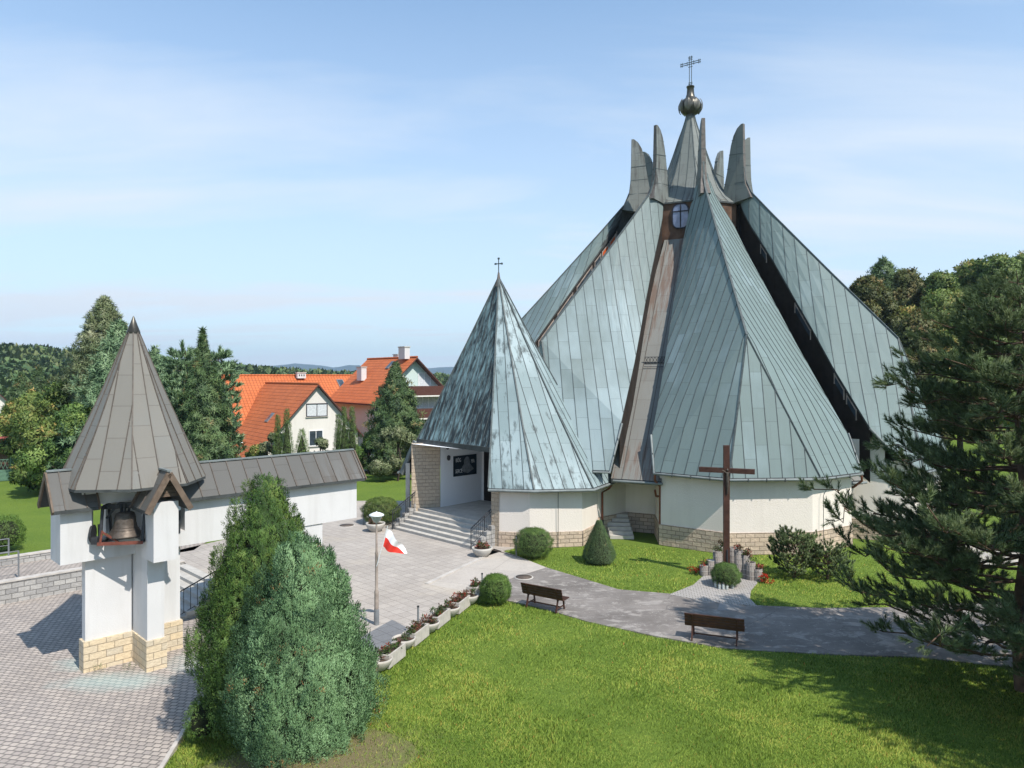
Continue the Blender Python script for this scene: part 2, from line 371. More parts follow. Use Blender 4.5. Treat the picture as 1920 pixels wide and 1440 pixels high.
M['brown_roof'] = copper('weathered_brown_sheet', (0.195, 0.195, 0.18), (0.25, 0.25, 0.235), (0.14, 0.085, 0.06), plen=1.2, sp=0.9, bright=0.5, darkamt=0.35, seam=(0.06, 0.045, 0.035), seed=3.0)
M['seam'] = plain('roof_seam', (0.08, 0.095, 0.096), 0.6, var=0.25)
M['seam_brown'] = plain('brown_roof_seam', (0.095, 0.08, 0.068), 0.6, var=0.25)
M['fascia'] = plain('dark_sheet_trim', (0.055, 0.06, 0.06), 0.55, var=0.3, sc=3)
M['gutter'] = plain('zinc_gutter', (0.17, 0.19, 0.19), 0.45, var=0.25, sc=2)
M['gap'] = plain('dark_timber', (0.022, 0.017, 0.014), 0.8, var=0.35, sc=2)
M['drum'] = plain('brown_cladding', (0.10, 0.058, 0.038), 0.75, var=0.4, sc=1.5)
M['pipe'] = plain('copper_downpipe', (0.17, 0.062, 0.038), 0.45, var=0.3, sc=3)
M['iron'] = plain('dark_iron', (0.03, 0.032, 0.036), 0.5, var=0.3)
M['patina_iron'] = plain('green_black_metal', (0.035, 0.055, 0.055), 0.6, var=0.3)
M['steel'] = plain('grey_steel', (0.17, 0.18, 0.19), 0.5, var=0.2)
M['globe'] = plain('dark_copper_globe', (0.085, 0.08, 0.068), 0.38, 0.6, var=0.45, sc=3)
M['roughcast'] = plaster('roughcast_plaster', (0.70, 0.64, 0.58), 26, 0.9)
M['white'] = plaster('white_plaster', (0.58, 0.575, 0.57), 30, 0.2, 0.16, 0.34)
M['white_in'] = plaster('white_painted_wall', (0.74, 0.77, 0.81), 30, 0.1, 0.03, 0.03)
M['cream'] = plaster('cream_plaster', (0.65, 0.62, 0.58), 8, 0.1, 0.12, 0.2)
M['stone'] = bricks('split_sandstone', (0.60, 0.47, 0.36), (0.44, 0.355, 0.28), (0.19, 0.15, 0.115), 0.42, 0.19, 0.011, bump=1.0, var=0.3, vs=4)
M['stone_bell'] = bricks('split_sandstone_blocks', (0.66, 0.53, 0.35), (0.54, 0.47, 0.36), (0.30, 0.24, 0.18), 0.46, 0.21, 0.008, bump=1.0, var=0.25, vs=4)
M['stone_in'] = bricks('porch_stone_wall', (0.50, 0.41, 0.31), (0.42, 0.35, 0.27), (0.30, 0.25, 0.2), 0.36, 0.19, 0.01, bump=0.9, var=0.3, vs=4)
M['greyblock'] = bricks('grey_split_block', (0.42, 0.41, 0.39), (0.29, 0.285, 0.28), (0.17, 0.165, 0.16), 0.4, 0.2, 0.012, bump=0.9, var=0.3, vs=4)
tt = (0.30, 0.44, 0.42)
M['pavers'] = bricks('block_paving', (0.44, 0.385, 0.34), (0.335, 0.297, 0.27), (0.14, 0.128, 0.118), 0.21, 0.165, 0.017, rot=R(12), coord='pos', bump=0.6, var=0.3, vs=3,
    dirt=[(-11.4, 20.6, 1.9, 0.8, tt, 0.42), (-9.2, 22.2, 1.6, 1.1, tt, 0.36), (-13.1, 21.9, 0.9, 0.7, tt, 0.36)])
M['slabs'] = bricks('concrete_slabs', (0.43, 0.39, 0.35), (0.375, 0.34, 0.307), (0.24, 0.22, 0.20), 0.42, 0.42, 0.011, rot=R(45), coord='pos', bump=0.4, var=0.35, vs=2.5, offset=0.0,
    blotch=((0.46, 0.40, 0.32), 0.25, 0.55, 0.45))
M['darkslabs'] = bricks('dark_slabs', (0.20, 0.205, 0.215), (0.17, 0.175, 0.185), (0.11, 0.11, 0.115), 0.5, 0.5, 0.012, rot=R(45), coord='pos', bump=0.3, var=0.3, vs=2.5, offset=0.0)
M['setts'] = bricks('small_setts', (0.46, 0.43, 0.40), (0.38, 0.36, 0.34), (0.16, 0.15, 0.14), 0.2, 0.1, 0.014, rot=R(10), coord='pos', bump=0.6, var=0.3)
M['concrete'] = bricks('pale_concrete', (0.47, 0.43, 0.385), (0.45, 0.41, 0.37), (0.3, 0.27, 0.24), 3.1, 2.3, 0.012, rot=R(20), coord='pos', bump=0.3, var=0.45, vs=2.5, blotch=((0.33, 0.31, 0.29), 0.6, 0.52, 0.6))
M['step'] = plain('step_concrete', (0.43, 0.41, 0.375), 0.9, var=0.14, sc=2.5, bump=0.3)
M['kerb'] = plain('kerb_concrete', (0.44, 0.41, 0.375), 0.9, var=0.18, sc=3, bump=0.3)
M['planter'] = plain('washed_concrete', (0.42, 0.39, 0.35), 0.9, var=0.15, sc=5, bump=0.5)
M['ribbed'] = plain('grey_ribbed_concrete', (0.20, 0.18, 0.165), 0.9, var=0.2, sc=5, bump=0.5)
M['asphalt'] = asphalt('worn_asphalt')
M['road'] = plain('old_road', (0.24, 0.235, 0.23), 0.9, var=0.2, sc=0.8, bump=0.3)
M['wood'] = plain('brown_stained_wood', (0.060, 0.026, 0.018), 0.5, var=0.35, sc=4)
M['crosswood'] = plain('dark_red_wood', (0.060, 0.028, 0.020), 0.55, var=0.35, sc=5)
M['bark'] = plain('pine_bark', (0.11, 0.072, 0.05), 0.95, var=0.4, sc=5, bump=0.6)
M['dark_bark'] = plain('dark_bark', (0.055, 0.042, 0.034), 0.95, var=0.4, sc=5, bump=0.6)
M['soil'] = plain('planter_soil', (0.07, 0.05, 0.035), 0.95, var=0.4, sc=10, bump=0.6)
M['red'] = plain('red_petals', (0.55, 0.035, 0.02), 0.6, var=0.3)
M['redpaint'] = plain('rust_red_paint', (0.15, 0.05, 0.035), 0.6, var=0.3)
M['bronze'] = plain('aged_bronze', (0.10, 0.082, 0.068), 0.5, 0.5, var=0.35, sc=9)
M['rust'] = plain('rusty_pole', (0.30, 0.25, 0.215), 0.7, var=0.4, sc=3)
M['lampwhite'] = plain('white_enamel', (0.68, 0.71, 0.72), 0.35, var=0.06)
M['lampglass'] = plain('opal_glass', (0.42, 0.46, 0.44), 0.2, var=0.08)
M['flagwhite'] = plain('white_cloth', (0.82, 0.82, 0.84), 0.8, var=0.04)
M['flagred'] = plain('red_cloth', (0.72, 0.045, 0.03), 0.8, var=0.08)
M['manhole'] = plain('cast_iron_cover', (0.10, 0.078, 0.065), 0.7, var=0.3, sc=10, bump=0.4)
M['glass'] = glass('window_glass'); M['skyglass'] = glass('blue_glass', (0.10, 0.125, 0.20)); M['orange_glass'] = plain('orange_panel', (0.5, 0.09, 0.02), 0.4)
M['frame'] = plain('white_window_frame', (0.72, 0.72, 0.72), 0.5, var=0.05)
M['darkframe'] = plain('dark_frame', (0.02, 0.02, 0.03), 0.5, var=0.1)
M['door'] = plain('dark_door', (0.014, 0.010, 0.010), 0.5, var=0.3)
M['curtain'] = plain('net_curtain', (0.52, 0.54, 0.56), 0.9, var=0.2, sc=9)
M['ironbrown'] = plain('balcony_boards', (0.085, 0.035, 0.028), 0.7, var=0.2)
M['greenpaint'] = plain('green_paint', (0.09, 0.17, 0.12), 0.6, var=0.2)
M['lawn'] = grass_ground('lawn_grass', [(0.10, 0.165, 0.028), (0.15, 0.215, 0.036), (0.07, 0.125, 0.02), (0.2, 0.265, 0.05)],
    extra=[(-4.6, 15.2, 3.6, 1.9, (0.20, 0.145, 0.095), 0.8), (-7.4, 26, 0.1, 0.1, (0.2, 0.15, 0.1), 0)])

def tiles(name, c):
    m = NT(name); uv = m.uv()
    nd = m.t.nodes.new('ShaderNodeTexBrick'); nd.offset = 0.0
    m.put(nd.inputs['Vector'], uv); m.put(nd.inputs['Color1'], c); m.put(nd.inputs['Color2'], tuple(x*0.86 for x in c)); m.put(nd.inputs['Mortar'], tuple(x*0.45 for x in c))
    nd.inputs['Scale'].default_value = 1; nd.inputs['Mortar Size'].default_value = 0.045; nd.inputs['Mortar Smooth'].default_value = 1.0; nd.inputs['Brick Width'].default_value = 0.36; nd.inputs['Row Height'].default_value = 0.42
    c2 = m.mix(m.rng(m.noise(m.pos(), 0.35, 6, 0.6), 0.35, 0.7, 0, 0.45), nd.outputs[0], m.mix(1.0, nd.outputs[0], (0.62, 0.55, 0.55), 'MULTIPLY'))
    m.col(c2); m.rough(0.7); m.bump(m.math('MULTIPLY', nd.outputs[1], -1.0), 0.6, 0.05)
    return m.mat
M['tile'] = tiles('orange_roof_tiles', (0.56, 0.155, 0.052))
M['tile_red'] = tiles('red_roof_tiles', (0.33, 0.075, 0.05))
# ------------------------------------------------------------ ground
def sstep(x, a, b):
    t = np.clip((x-a)/(b-a), 0, 1); return t*t*(3-2*t)
YARD = -0.75
def yard_edge(y): return np.interp(y, [0, 12, 16.07, 19.85, 26], [-6.9, -7.4, -7.86, -8.45, -9.3])
def hfun(x, y):
    a = (x+y)*S2; b = (x-y)*S2
    # sunken yard round the bell tower and the lawn slope between it and the plaza
    inyard = (1-sstep(a, 11.75, 12.05))*sstep(b, -34.05, -33.75)
    slope = sstep(x-yard_edge(y), 0.25, 4.0)
    slope = np.where(y > 26, 0*slope, slope)
    lawnz = -0.70+0.70*slope
    front = np.where(x < yard_edge(y), -1.0, lawnz)
    h = inyard*front
    # far hills
    d = np.hypot(x, y)
    hl = 15.0*np.exp(-(((x+260)/120)**2+((y-330)/150)**2)) + 2*sstep(y, 170, 420)*(1-sstep(x, -60, 60))
    hl = hl*sstep(y, 120, 300)
    hr = 5.0*sstep(x, 25, 60)*sstep(y, 50, 90)
    return h+hl+hr
def axis(lo, hi, near0, near1, s0):
    v = list(np.arange(near0, near1+1e-6, s0)); s = s0
    x = near1
    while x < hi: s = min(s*1.12, 60); x += s; v.append(x)
    s = s0; x = near0
    while x > lo: s = min(s*1.12, 60); x -= s; v.insert(0, x)
    return np.array(v)
gx = axis(-1500, 1500, -24, 18, 0.3); gy = axis(-60, 3200, 9, 40, 0.3)
XX, YY = np.meshgrid(gx, gy); ZZ = hfun(XX, YY)
ZZ = ZZ + 0.02*np.sin(XX*0.9+1.3*np.sin(YY*0.7))*np.where(ZZ > -0.9, 1, 0)*0.5 - 0.01
nx, ny = len(gx), len(gy)
Vg = np.stack([XX.ravel(), YY.ravel(), ZZ.ravel()], 1); ii = np.arange(nx*ny).reshape(ny, nx)
Fg = np.stack([ii[:-1, :-1].ravel(), ii[:-1, 1:].ravel(), ii[1:, 1:].ravel(), ii[1:, :-1].ravel()], 1)
tag(fast('ground', Vg, Fg, M['lawn'], smooth=True), kind='structure')

def sheet(name, poly, z, mat, kind='structure', thick=None):
    mb = MB(); pl = [(p[0], p[1]) for p in poly]
    mb.prism(pl, z-(thick or 0.05), z, M[mat] if isinstance(mat, str) else mat)
    return tag(mb.build(name), kind=kind)
def pts(*pp, z=0.0): return [G(x, y, z) for x, y in pp]
def smooth_poly(ps, n=6):
    out = []; N = len(ps)
    for i in range(N):
        p0, p1, p2, p3 = (Vector(ps[(i+k-1) % N]) for k in range(4))
        for j in range(n):
            t = j/n; out.append(0.5*((2*p1)+(-p0+p2)*t+(2*p0-5*p1+4*p2-p3)*t*t+(-p0+3*p1-3*p2+p3)*t**3))
    return out
# yard paving around the bell tower
ye = [(float(yard_edge(y)), y) for y in (8, 12, 14, 16.07, 18, 19.85, 22, 24)]
yard = [(-32, 8)]+ye+[AB(11.85, -24.5)[:2], AB(11.85, -33.3)[:2], AB(-6, -33.3)[:2]]
sheet('yard_paving', yard, YARD, 'pavers', thick=0.3)
kb = MB()
for i in range(len(ye)-2): 
    kb.bar((ye[i][0]+.06, ye[i][1], YARD+.0), (ye[i+1][0]+.06, ye[i+1][1], YARD+.0), 0.1, 0.16, M['kerb'])
tag(kb.build('kerb'), kind='structure')
# plaza
e0 = G(700, 1255); e1 = G(890, 1108)
plaza = [AB(11.85, -33.0)[:2], AB(11.85, -17.0)[:2], e0[:2], (-1.25, 27.0), G(885, 1112)[:2], G(800, 1096)[:2], G(905, 1046)[:2], (0.2, 33.6), (0.2, 39), (-6.5, 46), (-12, 46), AB(20, -36)[:2], AB(12, -34)[:2]]
sheet('plaza', plaza, 0.03, 'slabs', thick=1.1)
sheet('dark_slab_strip', [G(678, 1196)[:2], G(735, 1164)[:2], G(766, 1180)[:2], e0[:2], G(672, 1236)[:2]], 0.036, 'darkslabs', thick=0.02)
sheet('concrete_apron', pts((800, 1096), (905, 1046), (926, 1030), (966, 1042), (1024, 1065), (948, 1089), (885, 1112)), 0.03, 'concrete', thick=0.2)
path_up = pts((948, 1086), (1015, 1062), (1085, 1083), (1160, 1106), (1255, 1114), (1330, 1128), (1415, 1136), (1540, 1141), (1660, 1140), (1800, 1132), (1920, 1128), (2150, 1125))
path_lo = pts((2150, 1262), (1920, 1254), (1700, 1232), (1560, 1228), (1440, 1222), (1350, 1215), (1220, 1192), (1100, 1166), (1040, 1148), (985, 1134), (930, 1122), (885, 1112))
sheet('asphalt_path', path_up+path_lo, 0.022, 'asphalt', thick=0.2)
patch = pts((1255, 1116), (1300, 1098), (1318, 1082), (1345, 1070), (1385, 1070), (1412, 1084), (1420, 1094), (1408, 1108), (1406, 1124), (1420, 1138), (1330, 1130))
sheet('sett_paving', patch, 0.034, 'setts', thick=0.2)
# stains and repairs on the asphalt
sheet('path_patch', pts((1350, 1130), (1385, 1132), (1386, 1146), (1345, 1146)), 0.028, 'road', thick=0.02)
sheet('stair_landing', [AB(9.95, -34.4)[:2], AB(9.95, -31.75)[:2], AB(13.2, -31.75)[:2], AB(13.2, -34.4)[:2]], 0.026, 'slabs', thick=1.0)
# terrace walk behind the retaining wall
sheet('terrace_path', [AB(-6, -33.6)[:2], AB(11.6, -33.6)[:2], AB(13, -33.6)[:2], AB(15, -36.0)[:2], AB(11.0, -36.6)[:2], AB(-6, -36.6)[:2]], 0.03, 'pavers', thick=0.2)
kb = MB(); kb.bar(G(800, 1096, 0.02), G(907, 1045, 0.02), 0.18, 0.1, M['kerb']); kb.bar(G(800, 1097, 0.0), G(885, 1113, 0.0), 0.07, 0.05, M['manhole'])
kb.bar(G(924, 1032, 0.02), G(968, 1043, 0.02), 0.06, 0.05, M['manhole']); tag(kb.build('kerb'), kind='structure')
# paved court behind the pine and road in the back
sheet('church_forecourt', [(19, 30.5), (60, 27), (60, 34), (27, 36), (21, 34)], 0.02, 'concrete', thick=0.2)
sheet('road', [G(660, 866)[:2], G(770, 862)[:2], G(790, 846)[:2], G(640, 850)[:2], G(400, 858)[:2], G(400, 872)[:2]], 0.02, 'road', thick=0.2)
sheet('path', pts((672, 882), (700, 886), (765, 888), (765, 882), (700, 880)), 0.02, 'road', thick=0.2)

# far blue mountains
def ridge(name, Y, prof, mat, depth, seed):
    rng = np.random.default_rng(seed); xs = np.linspace(-1.0, 1.0, 161)*Y
    k = np.interp(xs/Y, [p[0] for p in prof], [p[1] for p in prof])
    z = k*Y + Y*0.0010*np.cumsum(rng.normal(size=161))*0.15
    z = np.maximum(z, 3)
    rows = [(0, Y*0.8), (0.55, Y*0.93), (1.0, Y), (0.5, Y+depth*.5), (0, Y+depth)]
    V = []
    for f, y in rows:
        V.append(np.stack([xs*y/Y, np.full(161, y)+rng.normal(size=161)*Y*0.006, CH+(z)*f+rng.normal(size=161)*0.012*z*(f > 0)*(f < 1)-(8 if f == 0 else 0)], 1))
    V = np.concatenate(V); i = np.arange(161*len(rows)).reshape(len(rows), 161)
    Fc = np.stack([i[:-1, :-1].ravel(), i[:-1, 1:].ravel(), i[1:, 1:].ravel(), i[1:, :-1].ravel()], 1)
    return tag(fast(name, V, Fc, M[mat], smooth=True), kind='structure')
M['mount'] = plain('haze_tinted_mountain', (0.045, 0.065, 0.075), 0.95, var=0.2, sc=0.01)  # wooded slopes; some blue of the distant air is put into the colour
pr = [(-1, .010), (-.40, .012), (-.372, .016), (-.345, .0125), (-.30, .0175), (-.27, .0155), (-.245, .0115), (-.22, .0165), (-.195, .013), (-.16, .0125), (-.12, .0115), (-.08, .014), (-.05, .011), (0.1, .01), (1, .008)]
ridge('mountains', 3900, pr, 'mount', 700, 3)
# ------------------------------------------------------------ church
CC = Vector((11.4, 46.0, 0.0)); SPIN = 2.5
church = empty('church', CC, 0, 'big tent-shaped church with eight folded green copper roof wings, upright fins and a spire', 'church')

def clip_lines(tri, f, sp, off):
    """segments where scalar f = k*sp crosses a triangle"""
    out = []; lo, hi = min(f), max(f); k = math.ceil((lo-off)/sp)
    while off+k*sp < hi:
        c = off+k*sp; ps = []
        for i in range(3):
            j = (i+1) % 3
            if (f[i]-c)*(f[j]-c) < 0:
                t = (c-f[i])/(f[j]-f[i]); ps.append(tri[i].lerp(tri[j], t))
        if len(ps) == 2 and (ps[0]-ps[1]).length > 0.06: out.append((ps[0], ps[1]))
        k += 1
    return out
def patch_roof(mb, tris, desc, mat, seam, sp=0.56, thick=0.14, ribs=True, rh=0.022, rw=0.024, hips=()):
    """tris: world triangles (upper side counter-clockwise); desc: horizontal downhill direction; ribs follow it"""
    d = Vector((desc[0], desc[1], 0)).normalized(); n = Vector((-d.y, d.x, 0))
    tot = Vector((0, 0, 0))
    for t in tris: tot += (t[1]-t[0]).cross(t[2]-t[0])
    if tot.z < 0: tris = [(t[0], t[2], t[1]) for t in tris]; tot = -tot
    tot.normalize(); g = math.hypot(tot.x, tot.y)/max(tot.z, 0.05); sl = math.sqrt(1+g*g)/max(g, 0.2)
    # spacing measured across the seams on the slope
    across = n-tot*n.dot(tot); kf = 1.0/max((across.length), 0.3)
    edges = {}
    for t in tris:
        uv = [(p.dot(n)*kf/1.0, p.z*sl) for p in t]
        mb.face(t, mat, uv)
        mb.face([p+Vector((0, 0, -thick)) for p in reversed(t)], M['fascia'])
        for i in range(3):
            a, b = t[i], t[(i+1) % 3]; ka = tuple(round(c, 3) for c in a); kb_ = tuple(round(c, 3) for c in b)
            if (kb_, ka) in edges: edges.pop((kb_, ka))
            else: edges[(ka, kb_)] = (a, b)
        if ribs:
            fv = [p.dot(n)*kf for p in t]
            for p, q in clip_lines(t, fv, sp, 0.0):
                up = (t[1]-t[0]).cross(t[2]-t[0]).normalized()
                mb.bar(p+up*rh*0.5, q+up*rh*0.5, rw, rh, seam, up=up)
    for a, b in edges.values():
        dz = Vector((0, 0, -thick)); mb.face([b, a, a+dz, b+dz], M['fascia'])
    for p, q in hips:
        mb.bar(p+Vector((0, 0, .03)), q+Vector((0, 0, .03)), 0.07, 0.06, seam)

RIDGE = [(3.74, 20.7), (3.86, 19.75), (4.2, 18.95), (5.6, 17.35), (8.9, 13.7), (12.4, 9.9)]
EDGE = [(2.45, 18.75), (2.8, 17.6), (3.4, 16.35), (5.2, 13.75), (9.0, 9.26), (12.1, 5.5)]
EDGE_HI = [(2.45, 19.0), (3.1, 18.35), (4.2, 16.95), (5.9, 14.85), (10.4, 9.7), (12.6, 5.5)]
def resample(L, n):
    out = []
    for i in range(len(L)-1):
        for j in range(n):
            t = j/n; out.append(tuple(L[i][k]*(1-t)+L[i+1][k]*t for k in range(2)))
    out.append(L[-1]); return out
GA = R(22.5)
def gap_off(r): return 0.72 if r < 9 else 0.72-0.05*(r-9)

MEAS = {  # (wing bearing, side): gap bearing index, [(px, py, r)] read along the edge in the photo
 (180, -1): (4, [(1305, 345, 2.45), (1299, 370, 2.8), (1291, 400, 3.2), (1284, 435, 3.8), (1275, 490, 4.8), (1260, 582, 7.0), (1249, 660, 8.9), (1228, 790, 11.6), (1223, 812, 12.0)]),
 (180, 1): (3, [(1333, 345, 2.45), (1344, 370, 2.8), (1375, 420, 3.9), (1400, 472, 5.0), (1425, 517, 6.1), (1475, 610, 8.2), (1500, 657, 9.3), (1587, 809, 12.2)]),
 (225, 1): (4, [(1240, 345, 2.45), (1244, 382, 2.9), (1242, 410, 3.5), (1236, 440, 4.2), (1222, 505, 5.8), (1207, 582, 7.8), (1194, 660, 9.8), (1165, 790, 12.4)]),
 (135, -1): (3, [(1384, 345, 2.45), (1387, 377, 3.1), (1395, 400, 3.6), (1412, 430, 4.3), (1432, 460, 5.1), (1460, 505, 6.3), (1490, 560, 7.6), (1525, 620, 9.0), (1545, 660, 9.9), (1630, 800, 12.6)]),
 (270, 1): (5, [(1196, 362, 2.45), (1188, 382, 2.9), (1160, 433, 4.3), (1122, 483, 5.8), (1078, 545, 7.6), (1012, 638, 10.3), (955, 720, 12.4)]),
}
def measured(key, rs):
    k, L = MEAS[key]; B = R(45*k+22.5+SPIN) if k != 3 else R(157.5+SPIN)
    g = Vector((math.sin(B), math.cos(B), 0)); p = Vector((-math.cos(B), math.sin(B), 0)); out = []
    rr = [l[2] for l in L]
    for r in rs:
        px = np.interp(r, rr, [l[0] for l in L])-(7 if key[0] == 270 and r > 3.2 else 0); py = np.interp(r, rr, [l[1] for l in L]); kx = (px-960)/F
        d = (kx*(CC.y+g.y*r)-CC.x-g.x*r)/(p.x-kx*p.y); q = CC+g*r+p*d; q.z = CH-(py-HZ)*q.y/F; out.append(q)
    return out
def pod(bearing, mat, seam_mat, front=False):
    B = R(bearing+SPIN); out = Vector((math.sin(B), math.cos(B), 0)); lat = Vector((-math.cos(B), math.sin(B), 0))
    if out.y < -0.99: pass
    def W(u, w_, z): return CC+lat*u+out*w_+Vector((0, 0, z))
    rd = resample(RIDGE, 3); ed = resample(EDGE if front else EDGE_HI, 3)
    if bearing == 225: C2L, C2R, C1L, C1R, A = (-2.6, 14.25, 3.5), (2.05, 14.25, 3.5), (-4.75, 12.3, 3.5), (4.1, 12.9, 3.5), (-1.0, 12.4, 9.9)
    elif bearing == 135: C2L, C2R, C1L, C1R, A = (-2.05, 14.25, 3.5), (2.05, 14.25, 3.5), (-2.75, 13.1, 4.4), (4.75, 12.3, 3.5), (0, 12.4, 9.9)
    elif front: C2L, C2R, C1L, C1R, A = (-1.2, 14.35, 3.5), (2.9, 13.9, 3.5), (-4.15, 12.35, 3.5), (5.45, 12.1, 3.5), (0.1, 12.4, 9.9)
    else: C2L, C2R, C1L, C1R, A = (-2.05, 14.25, 3.5), (2.05, 14.25, 3.5), (-4.75, 12.3, 3.5), (4.75, 12.3, 3.5), (0, 12.4, 9.9)
    rd[-1] = (A[1], A[2])
    ax_ = abs(A[0])*2
    mb = MB(); E = {}
    for s in (-1, 1):
        ev = []
        for r, z in ed:
            o = gap_off(r); u = s*(math.sin(GA)*r-math.cos(GA)*o); w_ = math.cos(GA)*r+math.sin(GA)*o
            if r > 9: u += s*0.05*(r-9)
            ev.append(W(u, w_, z))
        if (bearing, s) in MEAS:
            L_r = MEAS[(bearing, s)][1]; ev = measured((bearing, s), [L_r[0][2]+(L_r[-1][2]-L_r[0][2])*(e_[0]-ed[0][0])/(ed[-1][0]-ed[0][0]) for e_ in ed])
        rv = [W(A[0]*min(1, max(0, (w_-4)/8)), w_, z) for w_, z in rd]; E[s] = ev
        NL = 4; tris = []; N = len(rd)
        grid = [[rv[i].lerp(ev[i], k/NL)+Vector((0, 0, -0.10*math.sin(math.pi*k/NL)*(1 if i < 9 else 0.5))) for k in range(NL+1)] for i in range(N)]
        for i in range(N-1):
            for k in range(NL):
                a, b, c, d = grid[i][k], grid[i+1][k], grid[i+1][k+1], grid[i][k+1]
                tris += [(a, b, c), (a, c, d)] if s == 1 else [(a, c, b), (a, d, c)]
        C1, C2 = (C1R, C2R) if s == 1 else (C1L, C2L)
        last = grid[-1]; c1, c2, a_ = W(*C1), W(*C2), W(*A)
        t2 = [(a_, c2, c1)] + [(c1, last[k+1], last[k]) for k in range(NL)]
        if s == -1: t2 = [(t[0], t[2], t[1]) for t in t2]
        desc = (lat*s*0.80+out*0.62)
        patch_roof(mb, tris+t2, desc, mat, seam_mat, sp=0.56)
    patch_roof(mb, [(W(*A), W(*C2L), W(*C2R))], out, mat, seam_mat, sp=0.56)
    for i in range(len(rd)-1):   # ridge cap
        mb.bar(W(A[0]*min(1, max(0, (rd[i][0]-4)/8)), rd[i][0], rd[i][1]+.03), W(A[0]*min(1, max(0, (rd[i+1][0]-4)/8)), rd[i+1][0], rd[i+1][1]+.03), 0.1, 0.07, seam_mat)
    for c in (C2L, C2R): mb.bar(W(*A)+Vector((0, 0, .03)), W(*c)+Vector((0, 0, .03)), 0.07, 0.06, seam_mat)
    roof = mb.build('wing_roof', None, church)
    # fin at the top of the ridge
    fp = [(4.35, 18.6), (3.92, 19.5), (3.80, 20.4), (3.76, 21.5), (3.74, 23.15), (3.60, 23.15), (3.34, 22.95), (3.10, 22.55), (2.93, 22.0), (2.82, 21.3), (2.68, 20.4), (2.5, 19.4), (2.4, 18.3)]
    fm = MB(); th = lambda z: 0.30 if z < 19 else (0.19 if z < 20.3 else (0.13 if z < 22 else 0.10))
    L_ = [W(-th(z), w_, z) for w_, z in fp]; R_ = [W(th(z), w_, z) for w_, z in fp]; n = len(fp)
    uvf = [(w_*1.0, z) for w_, z in fp]
    fm.face(L_, M['fin'], [(a*0.6, b) for a, b in uvf]); fm.face(R_[::-1], M['fin'], [(a*0.6, b) for a, b in uvf[::-1]])
    for i in range(n):
        j = (i+1) % n; fm.face([L_[j], L_[i], R_[i], R_[j]], M['fin_edge'] if fp[i][0] > 3.6 else M['fin'])
    for z in (19.6, 20.5, 21.35, 22.2):   # joints of the sheets
        wi = np.interp(z, [18.6, 19.4, 20.4, 21.3, 22.0, 22.55], [2.4, 2.5, 2.68, 2.82, 2.93, 3.10]); wo = np.interp(z, [19.5, 20.4, 21.5, 23.1], [3.9, 3.8, 3.76, 3.74])
        fm.bar(W(0, wi-.008, z+.1), W(0, wo+.008, z), th(z)*2+.02, 0.03, M['seam'])
    fm.build('fin', None, church).parent = church
    f_ = bpy.data.objects[-1] if False else None
    # gutters
    g = MB()
    line = [E[-1][-1], W(*C1L), W(*C2L), W(*C2R), W(*C1R), E[1][-1]]
    cen = W(0, 9, 0)
    lp = []
    for p in line:
        o = (p-cen); o.z = 0; o.normalize(); lp.append(p+o*0.07+Vector((0, 0, -0.09)))
    g.tube(lp, 0.065, M['gutter'], 6)
    for i in range(len(lp)-1):
        L = (lp[i+1]-lp[i]).length; k = int(L/0.8)
        for j in range(1, k): 
            q = lp[i].lerp(lp[i+1], j/k); g.bar(q+Vector((0, 0, .06)), q-Vector((0, 0, .08)), 0.16, 0.03, M['fascia'])
    g.build('gutter', None, church)
    # walls
    wl = MB(); sb = MB(); ins = 0.42
    def inset(c): 
        v = Vector((c[0], c[1]-8.5)); return (c[0]-v.x/v.length*ins*0.9, c[1]-v.y/v.length*ins*1.15)
    i0 = inset((-4.1, 11.0)); i1, i2, i3, i4 = inset(C1L), inset(C2L), inset(C2R), inset(C1R); i5 = inset((4.1, 11.0))
    ring = [(-3.75, 9.9), i1, i2, i3, i4, (3.75, 9.9)]
    if bearing == 225: ring[4:] = [(2.75, 12.1), (2.75, 9.9)]
    for i in range(len(ring)-1):
        a, b = ring[i], ring[i+1]; zt = 3.46 if 1 <= i <= 3 else 3.9
        if bearing == 225 and i in (0, 4): zt = 3.1
        if bearing == 135 and i <= 1: zt = (4.9, 3.9)[i]
        pa, pb = W(a[0], a[1], 0), W(b[0], b[1], 0); dz = Vector((0, 0, zt))
        wl.face([pa, pb, pb+dz, pa+dz][::-1 if False else 1], M['roughcast'])
    zw = MB()
    top = [W(a[0], a[1], 3.4) for a in ring]; zw.face(top, M['fascia'])
    # stone base stands 4 cm proud
    prd = [(a[0]*1.0+(a[0]/math.hypot(a[0], a[1]-8.5))*0.05, a[1]+((a[1]-8.5)/math.hypot(a[0], a[1]-8.5))*0.05) for a in ring]
    for i in range(len(ring)-1):
        a, b = prd[i], prd[i+1]; pa, pb = W(a[0], a[1], 0), W(b[0], b[1], 0); h = Vector((0, 0, 0.98)); qa, qb = W(*ring[i], 0), W(*ring[i+1], 0)
        sb.face([pa, pb, pb+h, pa+h], M['stone']); sb.face([pa+h, pb+h, qb+h, qa+h], M['stone'])
    wall = wl.build('wing_wall', None, church); s_ = sb.build('stone_base', None, wall)
    # side faces under the gap edges
    sw = MB()
    for s in (-1, 1):
        ev = E[s]
        for i in range(len(ev)-1):
            ra = ed[i][0]; rb = ed[i+1][0]
            inn = -lat*s*0.10
            kk = 3 if (bearing, s) in ((135, -1), (180, 1)) else 0; za, zb = strip_z(ra, kk)-0.25, strip_z(rb, kk)-0.25
            a, b = ev[i]+inn, ev[i+1]+inn
            pa = Vector((a.x, a.y, min(za, a.z-.1))); pb = Vector((b.x, b.y, min(zb, b.z-.1)))
            q = [a-Vector((0, 0, .05)), b-Vector((0, 0, .05)), pb, pa]; sw.face(q if s == 1 else q[::-1], M['gap'])
